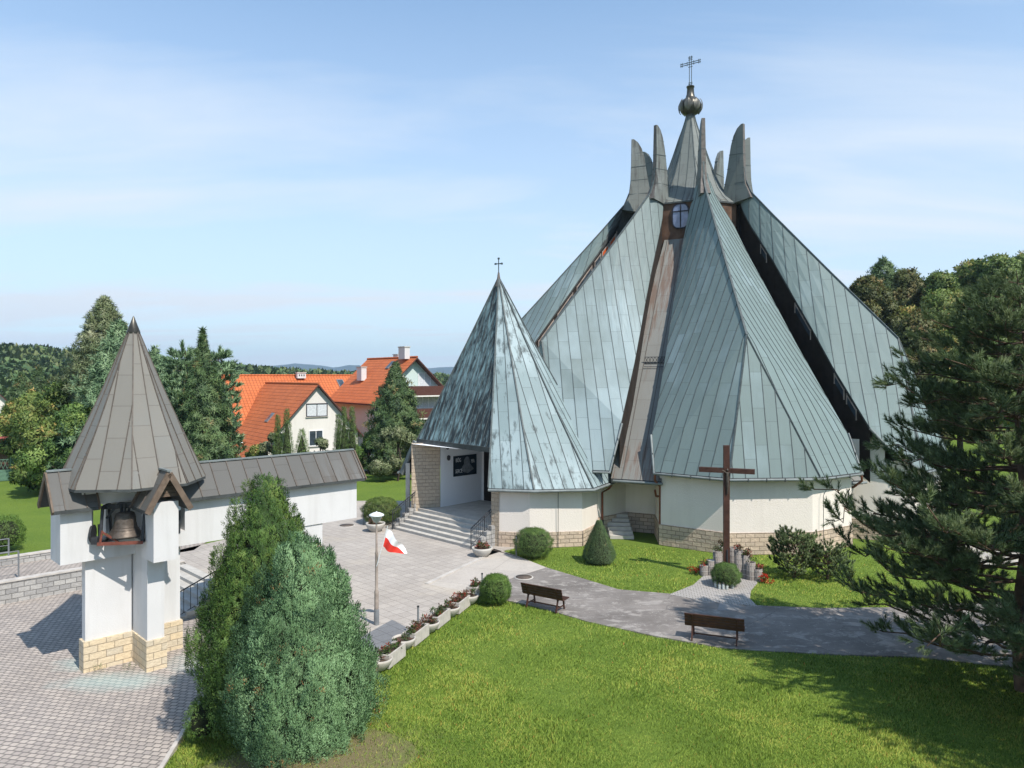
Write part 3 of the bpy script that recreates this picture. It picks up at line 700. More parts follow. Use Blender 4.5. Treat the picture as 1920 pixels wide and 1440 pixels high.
    sw.build('side_cladding', None, church)
    # small glazed panels along the side
    for s in (-1, 1):
        ev = E[s]
        if (bearing, s) in ((225, 1), (180, -1), (180, 1)): continue
        for i in range(5, 14):
            if (bearing, s) == (135, -1) and i in (5, 6, 8, 9, 11): continue
            a, b = ev[i], ev[i+1]
            if (a-b).length < 0.5: continue
            m_ = MB(); o = lat*s*0.0; dn = Vector((0, 0, -0.30)); dn2 = Vector((0, 0, -0.72))
            p0, p1 = a.lerp(b, 0.12)-lat*s*0.06, a.lerp(b, 0.9)-lat*s*0.06
            mt = M['orange_glass'] if (i in (6, 7) and s == 1) else M['glass']
            m_.face([p0+dn, p1+dn, p1+dn2, p0+dn2], mt)
            for q in (p0, p1): m_.bar(q+dn*0.8, q+dn2*1.1, 0.05, 0.05, M['rust'])
            m_.bar(p0+dn, p1+dn, .05, .05, M['rust'])
            m_.build('side_window', None, church)
    return roof

def strip_z(r, k=0): return 16.25-(r-3.0)*1.364-(1.5*min(1, max(0, (12.7-r)/2.0)) if k == 3 else 0)
M['fin'] = copper('fin_copper', (0.15, 0.165, 0.155), (0.23, 0.25, 0.245), (0.055, 0.05, 0.045), plen=0.85, sp=0.5, bright=0.5, darkamt=0.4, seed=12.0)
M['fin_edge'] = plain('fin_edge_brown', (0.12, 0.105, 0.095), 0.6, var=0.3)

for b in range(0, 360, 45):
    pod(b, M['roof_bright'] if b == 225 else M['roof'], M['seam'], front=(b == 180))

# valley roofs, end walls between the wings
for k in range(8):
    B = R(45*k+22.5+SPIN); out = Vector((math.sin(B), math.cos(B), 0)); lat = Vector((-math.cos(B), math.sin(B), 0))
    def W(u, w_, z): return CC+lat*u+out*w_+Vector((0, 0, z))
    mb = MB(); rs = [3.0, 5, 7, 9, 10.8, 12.7]; hw = [0.7, 0.72, 0.75, 0.8, 0.95, 1.12]; sh = [-.15, -.32, -.36, -.36, -.25, -.1] if k == 4 else [0]*6; hw = [h_+(.12 if k == 4 else 0) for h_ in hw]
    tr = []
    for i in range(5):
        a, b, c, d = W(sh[i]-hw[i], rs[i], strip_z(rs[i], k)), W(sh[i+1]-hw[i+1], rs[i+1], strip_z(rs[i+1], k)), W(sh[i+1]+hw[i+1], rs[i+1], strip_z(rs[i+1], k)), W(sh[i]+hw[i], rs[i], strip_z(rs[i], k))
        tr += [(a, b, c), (a, c, d)]
    patch_roof(mb, tr, out, M['brown_roof'], M['seam_brown'], sp=0.9, thick=0.2)
    st = mb.build('valley_roof', None, church)
    if k in (4, 3, 5):
        sg = MB()
        z0 = strip_z(8.6, k); a, b = W(-.72, 8.6, z0+.08), W(.72, 8.6, z0+.08); u = Vector((0, 0, .32))
        sg.bar(a, b, .03, .03, M['iron']); sg.bar(a+u, b+u, .03, .03, M['iron'])
        for j in range(8):
            p, q = a.lerp(b, j/8), a.lerp(b, (j+1)/8); sg.bar(p, q+u, .02, .02, M['iron']); sg.bar(p+u, q, .02, .02, M['iron'])
        sg.bar(a-Vector((0, 0, .2))+out*.2, b-Vector((0, 0, .2))+out*.2, .03, .03, M['iron'])
        o = sg.build('snow_guard', None, st)
    gm = MB(); gm.tube([W(-1.2, 12.82, strip_z(12.7)-.1), W(1.2, 12.82, strip_z(12.7)-.1)], .065, M['gutter'], 6); gm.build('gutter', None, church)
    wl = MB(); sb = MB()
    a, b = W(-3.0 if k == 4 else -2.1, 10.3, 0), W(2.1, 10.3, 0); h = Vector((0, 0, 4.6)); wl.face([a, b, b+h, a+h], M['roughcast'])
    w_ = wl.build('valley_wall', None, church)
    o = out*0.05; h = Vector((0, 0, .98)); sb.face([a+o, b+o, b+o+h, a+o+h], M['stone']); sb.face([a+o+h, b+o+h, b+h, a+h], M['stone']); sb.build('stone_base', None, w_)
    # lantern window between the fins
    if k == 3: continue
    wn = MB(); ow = 2.98; N = 28
    def oval(t, sx, sz): 
        c, s = math.cos(t), math.sin(t); e = 0.62
        return (math.copysign(abs(c)**e, c)*sx, math.copysign(abs(s)**e, s)*sz)
    ring0 = [oval(2*math.pi*i/N, 0.46, 0.70) for i in range(N)]; ring1 = [oval(2*math.pi*i/N, 0.52, 0.76) for i in range(N)]
    for i in range(N):
        j = (i+1) % N
        wn.face([W(ring1[i][0], ow+.09, 17.62+ring1[i][1]), W(ring1[j][0], ow+.09, 17.62+ring1[j][1]), W(ring0[j][0], ow+.09, 17.62+ring0[j][1]), W(ring0[i][0], ow+.09, 17.62+ring0[i][1])], M['darkframe'])
        wn.face([W(ring1[i][0], ow+.09, 17.62+ring1[i][1]), W(ring1[i][0], ow-.05, 17.62+ring1[i][1]), W(ring1[j][0], ow-.05, 17.62+ring1[j][1]), W(ring1[j][0], ow+.09, 17.62+ring1[j][1])], M['darkframe'])
    wn.bar(W(0, ow+.07, 16.95), W(0, ow+.07, 18.3), .07, .05, M['darkframe']); wn.bar(W(-.45, ow+.072, 17.9), W(.45, ow+.072, 17.9), .05, .06, M['darkframe'])
    wo = wn.build('lantern_window', None, church)
    pn = MB(); pn.face([W(x, ow+.05, 17.62+z) for x, z in ring0], M['skyglass']); pn.build('pane', None, wo)

# lantern drum and spire
mb = MB(); v0 = math.pi/2-R(SPIN)
mb.lathe([(3.22, 15.6), (3.22, 18.62)], CC, 8, M['drum'], smooth=False, ph=v0)
mb.build('lantern_drum', None, church)
prof = [(3.35, 18.50), (2.8, 18.95), (2.2, 19.6), (1.72, 20.5), (1.34, 21.4), (1.02, 22.3), (0.76, 23.1), (0.50, 23.8), (0.34, 24.3), (0.26, 24.65)]
mb = MB(); Rr = prof
for k in range(8):
    t0, t1 = v0+2*math.pi*k/8, v0+2*math.pi*(k+1)/8
    tris = []
    for i in range(len(prof)-1):
        a = CC+Vector((prof[i+1][0]*math.cos(t0), prof[i+1][0]*math.sin(t0), prof[i+1][1])); b = CC+Vector((prof[i][0]*math.cos(t0), prof[i][0]*math.sin(t0), prof[i][1]))
        c = CC+Vector((prof[i][0]*math.cos(t1), prof[i][0]*math.sin(t1), prof[i][1])); d = CC+Vector((prof[i+1][0]*math.cos(t1), prof[i+1][0]*math.sin(t1), prof[i+1][1]))
        tris += [(a, b, c), (a, c, d)]
        mb.bar(a, b, .05, .05, M['seam'])
    tm = (t0+t1)/2
    patch_roof(mb, tris, (math.cos(tm), math.sin(tm)), M['spire'] if 'spire' in M else M['fin'], M['seam'], sp=0.5, thick=0.1, rw=.025, rh=.025)
mb.build('spire', None, church)
M['shield'] = plain('globe_shield', (0.12, 0.115, 0.10), 0.45, 0.4, var=0.4, sc=3)
mb = MB()
def flute(t, z): return 1+0.10*abs(math.cos(4*(t)))**0.5*(1 if 24.7 < z < 25.8 else 0)
gp = [(0.26, 24.5), (0.30, 24.62)]+[(max(.24, 0.64*math.sin(t)**0.8), 25.2-0.57*math.cos(t)) for t in np.linspace(0.25, math.pi-0.4, 14)]+[(0.30, 25.80), (0.24, 26.0), (0.21, 26.4), (0.25, 26.42), (0.25, 26.5)]
mb.lathe(gp, CC, 48, M['globe'], fn=flute)
for k in range(8):  # leaf-shaped shields round the globe
    t = v0+2*math.pi*(k+.5)/8; n_ = 12
    rad = Vector((math.cos(t), math.sin(t), 0)); tn = Vector((-math.sin(t), math.cos(t), 0)); pl = []
    for i in range(n_+1):
        z = 24.78+0.86*i/n_; hwid = 0.24*math.sin(math.pi*min(1, (i/n_)**0.8))
        rr = 0.64*max(0.3, math.sin(math.acos(max(-1, min(1, (25.2-z)/0.62)))))**0.8+0.09
        pl.append((z, hwid, rr))
    for i in range(n_):
        z, hh, rr = pl[i]; z2, h2, r2 = pl[i+1]
        for s in (-1, 1):
            q = [CC+rad*(rr+.05)+Vector((0, 0, z)), CC+rad*rr+tn*s*hh+Vector((0, 0, z)), CC+rad*r2+tn*s*h2+Vector((0, 0, z2)), CC+rad*(r2+.05)+Vector((0, 0, z2))]
            mb.face(q if s == 1 else q[::-1], M['shield'], smooth=False)
mb.build('globe', None, church)
mb = MB(); ax = Vector((0.82, -0.57, 0)); c = CC
for s in (-.07, .07): mb.bar(c+ax*s+Vector((0, 0, 26.45)), c+ax*s+Vector((0, 0, 28.45)), .035, .035, M['patina_iron'])
for dz in (-.06, .06): mb.bar(c-ax*.68+Vector((0, 0, 27.98+dz)), c+ax*.68+Vector((0, 0, 27.98+dz)), .035, .035, M['patina_iron'])
for z in (26.65, 26.74, 28.3, 28.38, 27.75, 28.2): mb.bar(c-ax*.14+Vector((0, 0, z)), c+ax*.14+Vector((0, 0, z)), .03, .03, M['patina_iron'])
for x in (-.63, -.53, .53, .63, -.22, .22): mb.bar(c+ax*x+Vector((0, 0, 27.84)), c+ax*x+Vector((0, 0, 28.12)), .03, .03, M['patina_iron'])
mb.build('spire_cross', None, church)

# ------------------------------------------------------------ entrance porch
AP = Vector((-0.71, 38.3, 13.25)); ZE = 2.8
E_ = [Vector((-1.1, 33.4, ZE)), Vector((1.0, 33.0, ZE)), Vector((3.75, 33.4, ZE)), Vector((5.05, 35.8, ZE)), Vector((4.9, 40.5, ZE)), Vector((0.5, 43.6, ZE)), Vector((-4.6, 42.6, ZE)), Vector((-6.1, 39.2, ZE))]
def flare(v, k=0.0):   # slight bell shape
    return v
mb = MB(); TC = 0.818; apx = AP
E0c, E7c = AP.lerp(E_[0], TC), AP.lerp(E_[7], TC)
def facet(p, q, mat, sp=0.5, nsub=10, lower=1.0):
    tris = []; prev = None
    for i in range(nsub+1):
        t = lower*i/nsub; sag = -0.22*math.sin(math.pi*t)
        a, b = AP.lerp(p, t)+Vector((0, 0, sag)), AP.lerp(q, t)+Vector((0, 0, sag))
        if prev:
            if (prev[0]-prev[1]).length < 1e-4: tris.append((prev[0], a, b))
            else: tris += [(prev[0], a, b), (prev[0], b, prev[1])]
        prev = (a, b)
        if i: pass
    mid = (p+q)/2-AP; patch_roof(mb, tris, (mid.x, mid.y), mat, M['seam'], sp=sp)
    for i in range(nsub):
        t, t2 = lower*i/nsub, lower*(i+1)/nsub
        mb.bar(AP.lerp(p, t)+Vector((0, 0, .03-.22*math.sin(math.pi*t))), AP.lerp(p, t2)+Vector((0, 0, .03-.22*math.sin(math.pi*t2))), .07, .06, M['seam'])
for i in range(7): facet(E_[i], E_[i+1], M['porch'])
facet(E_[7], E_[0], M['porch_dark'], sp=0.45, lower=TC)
sg = Vector((0, 0, -0.22*math.sin(math.pi*TC)))
mb.bar(E7c+sg-Vector((0, 0, .1)), E0c+sg-Vector((0, 0, .1)), .14, .24, M['fascia'])
mb.bar(E7c+sg+Vector((-.12, -.12, -.12)), E_[7]+Vector((.10, -.10, -.10)), .36, .12, M['fin'], up=(-.5, -.5, .8))
mb.tube([AP-Vector((0, 0, .5)), AP-Vector((0, 0, .1)), AP+Vector((0, 0, .25))], [.22, .1, .05], M['fin_edge'], 8)
mb.build('porch_roof', None, church)
mb = MB()
mb.bar(AP+Vector((0, 0, .2)), AP+Vector((0, 0, 1.0)), .05, .05, M['patina_iron'])
ax = Vector((.93, -.36, 0)); mb.bar(AP-ax*.18+Vector((0, 0, .72)), AP+ax*.18+Vector((0, 0, .72)), .045, .045, M['patina_iron'])
for p in (-ax*.18+Vector((0, 0, .72)), ax*.18+Vector((0, 0, .72)), Vector((0, 0, 1.0))): mb.box(AP+p, (.09, .09, .09), .4, M['patina_iron'])
mb.build('porch_cross', None, church)
g = MB(); gl = []
for p in (E_[0], E_[1], E_[2], E_[3]):
    o = (p-AP); o.z = 0; o.normalize(); gl.append(p+o*.06-Vector((0, 0, .09)))
g.tube(gl, .07, M['gutter'], 6); g.build('gutter', None, church)
g = MB(); g.tube([E_[7]+Vector((-.1, 0, -.05)), (E_[6]+Vector((-.1, 0, -.1)))], .07, M['gutter'], 6); g.build('gutter', None, church)
# soffit of the entrance
W0 = [Vector((-0.78, 33.85, 0)), Vector((0.86, 33.45, 0)), Vector((3.35, 33.85, 0)), Vector((4.55, 36.0, 0)), Vector((4.7, 40.0, 0))]
wl = MB(); sb = MB()
Wv = [G(935, 1028)+Vector((0, .0, 0)), G(992, 1032), G(1090, 1022)]
Wv = [Vector((-0.62, 33.72, 0)), Vector((0.82, 33.42, 0)), Vector((3.3, 33.85, 0)), Vector((4.45, 36.1, 0)), Vector((4.7, 38.6, 0)), Vector((4.6, 41, 0))]
for i in range(5):
    a, b = Wv[i], Wv[i+1]; h = Vector((0, 0, 2.95)); wl.face([a, b, b+h, a+h], M['roughcast'])
    n_ = (b-a).cross(Vector((0, 0, 1))).normalized()*0.05; h = Vector((0, 0, .72)); sb.face([a+n_, b+n_, b+n_+h, a+n_+h], M['stone']); sb.face([a+n_+h, b+n_+h, b+h, a+h], M['stone'])
wp = wl.build('porch_wall', None, church); sb.build('stone_base', None, wp)
# stone pier at the right of the entrance, inside walls
pr = MB(); p0 = Vector((-0.98, 33.9, 0)); p1 = Vector((-0.60, 33.68, 0)); p2 = Vector((0.55, 39.7, 0))
h = Vector((0, 0, 4.2)); hh = Vector((0, 0, 2.85))
pr.face([p0, p1, p1+hh, p0+hh], M['stone_in'])
q0 = AP.lerp(E_[0], .88); pr.face([p2, p0, p0+hh, Vector((-.75, 35.0, 4.4)), p2+h], M['stone_in'])
pr.build('porch_pier', None, church)
s0 = Vector((-5.35, 38.35, 0)); s1 = Vector((-3.87, 38.72, 0)); s2 = Vector((-1.67, 41.0, 0)); s3 = Vector((0.7, 38.9, 0))
mb = MB(); h = Vector((0, 0, 4.42)); mb.face([s0, s1, s1+h, s0+h], M['stone_in']); s00 = Vector((-5.45, 39.6, 0)); mb.face([s00, s0, s0+h, s00+h], M['stone_in'])
mb.box((-5.62, 38.9, 1.6), (.22, .22, 3.4), 0, M['step'])
mb.build('porch_stone_wall', None, church)
mb = MB(); h = Vector((0, 0, 4.9)); s1b = s1+Vector((.02, -.03, 0)); mb.face([s1b, s2, s2+h, s1b+h], M['white_in'])
mb.face([s2, s3, s3+h, s2+h], M['white_in']); mb.bar(s2+Vector((.02, -.1, .95)), s2+Vector((.02, -.1, 4.6)), .12, .12, M['frame'], up=(1, 0, 0)); mb.build('porch_inner_wall', None, church)
mb = MB(); mb.face([s2.lerp(s3, .05)+Vector((-.05, -.05, .95)), s3+Vector((-.05, -.05, .95)), s3+Vector((-.05, -.05, 4.1)), s2.lerp(s3, .05)+Vector((-.05, -.05, 4.1))], M['door']); mb.build('door', None, church)
cl = MB(); cl.face([s0+Vector((0, 0, 4.38)), Vector((-1.0, 34.6, 4.34)), Vector((.6, 39.7, 4.34)), s2+Vector((0, .3, 4.34)), s00+Vector((0, .6, 4.36))][::-1], M['white_in']); cl.build('porch_ceiling', None, church)
# steps and floor
st = MB(); a0, a1, bl, br = 22.15, 23.62, -30.75, -24.75; nS = 6; tr_ = (a1-a0)/(nS-1)
for i in range(nS):
    a_ = a0+tr_*i; z1 = 0.95*(i+1)/nS
    if i < nS-1: pl = [AB(a_, bl)[:2], AB(a_, br)[:2], AB(a_+tr_+.03, br)[:2], AB(a_+tr_+.03, bl)[:2]]
    else: pl = [AB(a_, bl+.0)[:2], AB(a_, br-.1)[:2], (-.9, 34.2), (.8, 39.9), (-1.6, 41.6), (-5.2, 40.2)]
    st.prism(pl, -.1, z1-.0, M['riser'] if 'riser' in M else M['step'], M['step'])
    st.bar(AB(a_+.02, bl, z1-.02), AB(a_+.02, br-(.1 if i == nS-1 else 0), z1-.02), .06, .045, M['kerb'])
st.build('porch_steps', None, church)
for side, bb in ((0, bl-.16), (1, br+.16)):
    ck = MB()
    for i in range(5):
        a_ = a0+.15+i*.32; z1 = .32+.22*i; c_ = AB(a_, bb)
        ck.box((c_.x, c_.y, z1/2), (.30, .26, z1), R(45), M['greyblock'])
    ck.build('step_cheek', None, church)
    rl = MB(); b_ = bb+(.1 if side == 0 else -.12)
    pa, pb, pc = AB(a0-.1, b_, 1.0), AB(a1+.1, b_, 1.95), AB(a1+.7, b_, 2.0)
    rl.tube([pa-Vector((0, 0, .15)), pa, pb, pc, pc-Vector((0, 0, .12))], .028, M['iron'], 6); rl.tube([pa-Vector((0, 0, .75)), pb-Vector((0, 0, .75))], .016, M['iron'], 6); rl.tube([pa-Vector((0, 0, .14)), pb-Vector((0, 0, .14))], .016, M['iron'], 6)
    for i in range(15):
        q = pa.lerp(pb, i/14); rl.bar(q, q-Vector((0, 0, .75 if i % 7 else 1.0)), .018 if i % 7 else .045, .018 if i % 7 else .045, M['iron'])
    rl.bar(pc-Vector((.0, 0, 0)), pc-Vector((0, 0, 1.05)), .045, .045, M['iron'])
    rl.build('handrail', None, church)
# wall lamps by the poster
wd = (s2-s1).normalized(); wn_ = Vector((wd.y, -wd.x, 0))
for dz, du in ((4.15, .42), (3.55, .50)):
    lm = MB(); c_ = s1+wd*du+wn_*.14+Vector((0, 0, dz)); lm.box(c_-wn_*.08, (.05, .12, .12), R(45), M['iron'])
    lm.lathe([(.03, .16), (.10, .10), (.08, -.08), (.03, -.13)], c_, 10, M['iron']); lm.build('wall_lamp', None, church)
# downpipes
def pipe(points, label=None):
    g = MB(); g.tube(points, .055, M['pipe'], 8); b = points[-1]; g.tube([b+Vector((0, 0, .75)), b], .075, M['iron'], 8); g.build('downpipe', None, church)
c1 = G(1240, 888, 3.5) if False else None
pz = lambda x, y, z: Vector((x, y, z))
Bf = R(180+SPIN); of = Vector((math.sin(Bf), math.cos(Bf), 0)); lf = Vector((-math.cos(Bf), math.sin(Bf), 0))
def WF(u, w_, z): return CC+lf*u+of*w_+Vector((0, 0, z))
pipe([WF(-4.15, 12.4, 3.38), WF(-4.15, 12.35, 3.1), WF(-3.86, 12.02, 2.75), WF(-3.86, 12.0, 0.05)])
pipe([WF(5.45, 12.15, 3.38), WF(5.5, 12.1, 3.1), WF(5.3, 11.7, 2.75), WF(5.2, 10.9, 2.5), WF(5.2, 10.9, .05)])
Bg = R(202.5+SPIN); og = Vector((math.sin(Bg), math.cos(Bg), 0)); lg = Vector((-math.cos(Bg), math.sin(Bg), 0))
def WG(u, w_, z): return CC+lg*u+og*w_+Vector((0, 0, z))
pipe([WG(.85, 12.8, 2.6), WG(.85, 12.6, 2.3), WG(.95, 10.7, 1.95), WG(.95, 10.42, 1.7), WG(.95, 10.42, .05)])
pipe([Vector((4.98, 35.75, 2.65)), Vector((4.85, 35.9, 2.4)), Vector((4.5, 35.85, 2.2)), Vector((4.5, 35.83, .1))])
# lightning conductors
for pp in ([Vector((2.2, 33.45, 2.75)), Vector((2.15, 33.52, 2.55)), Vector((2.15, 33.55, 0.0))], [WF(3.6, 13.45, 3.35), WF(3.25, 13.35, 2.6), WF(3.25, 13.38, 0)]):
    g = MB(); g.tube(pp, .014, M['iron'], 5); g.build('lightning_conductor', None, church)
# side steps between porch and wing
ss = MB(); o_s = Vector((5.35, 35.3, 0)); dr = Vector((.05, 1, 0)).normalized()
for i in range(6):
    z1 = .16*(i+1); q = o_s+dr*(i*.27); ss.box((q.x+.1-.03*i, q.y+.5+.1*(5-i)*0, z1/2+.0005*i), (1.15, 1.0, z1), R(-6), M['step'])
ss.build('side_steps', None, church)
# small stone buttress wall and window right of the front wing
# poster (its own thing)
pc = s1+wd*1.78+wn_*.04+Vector((0, 0, 3.05))
pr_ = empty('poster', pc, math.atan2(wd.y, wd.x), 'dark blue poster with a pale figure and white capitals on the porch wall', 'poster')
mb = MB(); mb.box((0, 0, 0), (1.72, .04, 1.12), 0, plain('poster_print', (0.010, 0.022, 0.035), 0.5, var=0.5, sc=2)); mb.build('sheet', None, pr_, world=False)
mb = MB(); pale = plain('poster_pale_print', (0.16, 0.18, 0.20), 0.6, var=0.35, sc=6)
def blob(cx_, cz_, rx, rz, k=18, y=-.024): mb.face([(cx_+rx*math.cos(2*math.pi*i/k)*(1+.08*math.sin(5*i)), y, cz_+rz*math.sin(2*math.pi*i/k)) for i in range(k)], pale)
blob(.12, .18, .22, .30); mb.face([(-.35, -.026, -.22), (-.1, -.026, .1), (.3, -.026, .1), (.65, -.026, -.25), (.2, -.026, -.45), (-.1, -.026, -.38)][::1], pale)
mb.build('printed_figure', None, pr_, world=False)
def text(s, size, loc, rot, mat, parent, sx=1.0, name='lettering'):
    cu = bpy.data.curves.new(name, 'FONT'); cu.body = s; cu.size = size; cu.extrude = 0.004; cu.align_x = 'LEFT'
    t = bpy.data.objects.new(name, cu); COL.objects.link(t); dg = bpy.context.evaluated_depsgraph_get(); dg.update()
    me = bpy.data.meshes.new_from_object(t.evaluated_get(dg)); bpy.data.objects.remove(t); bpy.data.curves.remove(cu)
    me.materials.clear(); me.materials.append(mat)
    me.transform(Matrix.Translation(loc)@rot@Matrix.Diagonal((sx, 1, 1, 1))); o = bpy.data.objects.new(name, me); COL.objects.link(o); o.parent = parent; return o
rx = Matrix.Rotation(R(90), 4, 'X'); lt = plain('white_print', (0.62, 0.64, 0.66), 0.6, var=0.1)
text('BÓG', .30, (-.72, -.03, .22), rx, lt, pr_, .62); text('MA', .30, (.42, -.03, .10), rx, lt, pr_, .62); text('SERCE', .30, (-.74, -.03, -.38), rx, lt, pr_, .62)
# ------------------------------------------------------------ bell tower with its long beam wall
TO = AB(7.7, -24.27, 0)
tower = empty('bell_tower', (TO.x, TO.y, YARD), 0, 'white cross-shaped bell tower with grey pointed cone roof and a long roofed wall arm', 'bell tower')
def abbox(mb, a0, a1, b0, b1, z0, z1, mat):
    c = AB((a0+a1)/2, (b0+b1)/2, (z0+z1)/2)
    # local x runs along a (45 deg), local y along -b
    mb.box(c, (a1-a0, b1-b0, z1-z0), R(45), mat)
BF, BB = -23.72, -24.80     # front and back face of the a-arms
AL, AR = 7.42, 8.12         # faces of the b-arms
body = MB(); wm_ = M['white']
# lower piers (cross plan)
abbox(body, 6.13, 7.40, -24.3, -23.98, YARD+.9, 2.57, wm_); abbox(body, 7.44, 7.92, -25.9, -22.72, YARD+.9, 2.572, wm_); abbox(body, 7.92, 8.85, -24.5, -23.99, YARD+.9, 2.57, wm_)
body.build('pier', None, tower)
sb = MB(); e = .05
abbox(sb, 6.11-e, 7.40, -24.3-e, -23.93+e, YARD, YARD+.90, M['stone_bell']); abbox(sb, 7.44-e, 7.92+e, -25.9, -22.68+e, YARD, YARD+.902, M['stone_bell']); abbox(sb, 7.92+e, 8.85+e, -24.5, -23.94+e, YARD, YARD+.90, M['stone_bell'])
sb.build('stone_base', None, tower)
up = MB(); Z0, Z1, Z2, Z3 = 2.57, 3.05, 4.20, 4.9
abbox(up, 5.43, 6.24, BB, BF, Z0, 4.25, wm_)                  # left arm, solid end
abbox(up, 6.24, AL, BB, BF, Z0, Z1, wm_)                       # its parapet
abbox(up, AL, AR, -23.12, -22.13, Z0, 4.3, wm_)               # front arm, solid end
abbox(up, AL, AR, -25.3, -23.12, Z0, Z1+.002, wm_)            # parapet through the crossing
abbox(up, AL, AR, -26.3, -25.3, Z0, 4.3, wm_)                 # back arm
abbox(up, AR, 8.9, BB, BF, Z0, Z1, wm_)
abbox(up, 6.24, 6.5, BB, BB+.22, Z1, Z2, wm_)
abbox(up, 6.95, 7.35, -25.25, -24.95, Z1+.002, Z2, wm_)          # inner corner post
# lintel ring under the cone
abbox(up, 6.24, AL, BF-.2, BF-.004, Z2, Z3, wm_); abbox(up, AL, AL+.2, -23.12, BF-.2, Z2, Z3, wm_)
abbox(up, 6.24, 8.9, BB, BF-.2, Z2+.002, Z3, wm_); abbox(up, AL+.2, AR, -25.3, -23.12, Z2+.004, Z3, wm_)
abbox(up, 5.98, 6.24, BF-.2, BF-.004, 4.25, Z3, wm_)
up.build('upper_body', None, tower)
# infill wedge so that the wall under the cone reads as the shaded diagonal
# beam wall
bm = MB(); abbox(bm, 8.9, 15.3, BB, BF, Z0, 4.25, wm_); abbox(bm, 12.9, 13.86, -24.6, BF-.05, 0.0, Z0+.01, wm_); bm.build('beam_wall', None, tower)
# service slot with box between front arm and beam
sl = MB(); abbox(sl, 8.45, 8.75, BF-.01, BF+.03, 3.0, 4.25, M['iron']); abbox(sl, 8.45, 8.72, BF+.03, BF+.14, 3.75, 4.2, M['lampwhite']); sl.build('service_box', None, tower)
def gable_roof(name, p0, p1, half, zr, ze, mat, along, ov_end):
    """ridge p0->p1 in ab coordinates; half: horizontal half width"""
    mb = MB(); a = AB(*p0); b = AB(*p1); d = (b-a).normalized(); n = Vector((-d.y, d.x, 0))
    for s in (-1, 1):
        q = [a+Vector((0, 0, zr)), b+Vector((0, 0, zr)), b+n*s*half+Vector((0, 0, ze)), a+n*s*half+Vector((0, 0, ze))]
        tr = [(q[0], q[1], q[2]), (q[0], q[2], q[3])]
        patch_roof(mb, tr, n*s, mat, M['seam_brown'], sp=0.55, thick=0.10, rw=.03, rh=.03)
    for q_, dd in ((a, -d), (b, d)):   # barge boards
        for s in (-1, 1): mb.bar(q_+Vector((0, 0, zr-.06))+dd*.02, q_+n*s*(half+.01)+Vector((0, 0, ze-.06))+dd*.02, .05, .16, M['brownedge'], up=n)
    mb.bar(a+Vector((0, 0, zr+.02)), b+Vector((0, 0, zr+.02)), .12, .05, M['gutter'])
    return mb.build(name, None, tower)
M['brownedge'] = plain('brown_barge_board', (0.13, 0.095, 0.07), 0.7, var=0.25)
gable_roof('arm_roof', (5.2, -24.27), (6.35, -24.27), .82, 5.22, 4.18, M['beam_roof'], 'a', .2)
gable_roof('arm_roof', (7.77, -23.2), (7.77, -21.88), .60, 5.22, 4.12, M['beam_roof'], 'b', .2)
gable_roof('arm_roof', (7.77, -25.4), (7.77, -26.6), .60, 5.22, 4.12, M['beam_roof'], 'b', .2)
gable_roof('beam_roof', (8.6, -24.27), (15.5, -24.27), .82, 5.12, 4.10, M['beam_roof'], 'a', .2)
# gable infill boards
gi = MB(); 
for (a_, b_, nx_) in ((7.77, -22.15, 'b'),):
    for i in range(5):
        z = 4.5+.11*i; w_ = .34*(1-i/6.0); c0 = AB(a_-w_, b_, z); c1 = AB(a_+w_, b_, z); gi.bar(c0, c1, .05, .10, M['brownedge'])
gi.build('gable_boards', None, tower)
# cone
cx = AB(7.62, -24.27, 0); APX = Vector((cx.x-.08, cx.y, 9.8)); n8 = 8; ph = R(22.5+4)
mb = MB(); ev = [Vector((APX.x+2.08*math.cos(ph+2*math.pi*k/n8), APX.y+2.08*math.sin(ph+2*math.pi*k/n8), 4.74)) for k in range(n8)]
for k in range(n8):
    p, q = ev[k], ev[(k+1) % n8]; tris = []; prev = None
    for i in range(11):
        t = i/10; sag = -0.14*math.sin(math.pi*t); a, b = APX.lerp(p, t)+Vector((0, 0, sag)), APX.lerp(q, t)+Vector((0, 0, sag))
        if prev: tris += [(prev[0], a, b)]+([(prev[0], b, prev[1])] if i > 1 else [])
        prev = (a, b)
    m_ = (p+q)/2-APX; patch_roof(mb, tris, (m_.x, m_.y), M['bell_roof'], M['seam_brown'], sp=0.58, thick=.08, rw=.022, rh=.025)
    for i in range(10):
        t, t2 = i/10, (i+1)/10
        mb.bar(APX.lerp(p, t)+Vector((0, 0, .01-.14*math.sin(math.pi*t))), APX.lerp(p, t2)+Vector((0, 0, .01-.14*math.sin(math.pi*t2))), .035, .03, M['seam_brown'])
    f0, f1 = p-Vector((0, 0, .0)), q; inn = (cx-p)*.03; 
mb.build('cone_roof', None, tower)
mb = MB(); mb.lathe([(.19, -.40), (.195, -.36), (.02, .12), (.005, .14)], APX-Vector((0, 0, .06)), 12, M['globe']); mb.build('cone_cap', None, tower)
sf = MB(); sf.face([Vector((v.x, v.y, 4.72)) for v in ev][::-1], M['white']); sf.build('soffit', None, tower)

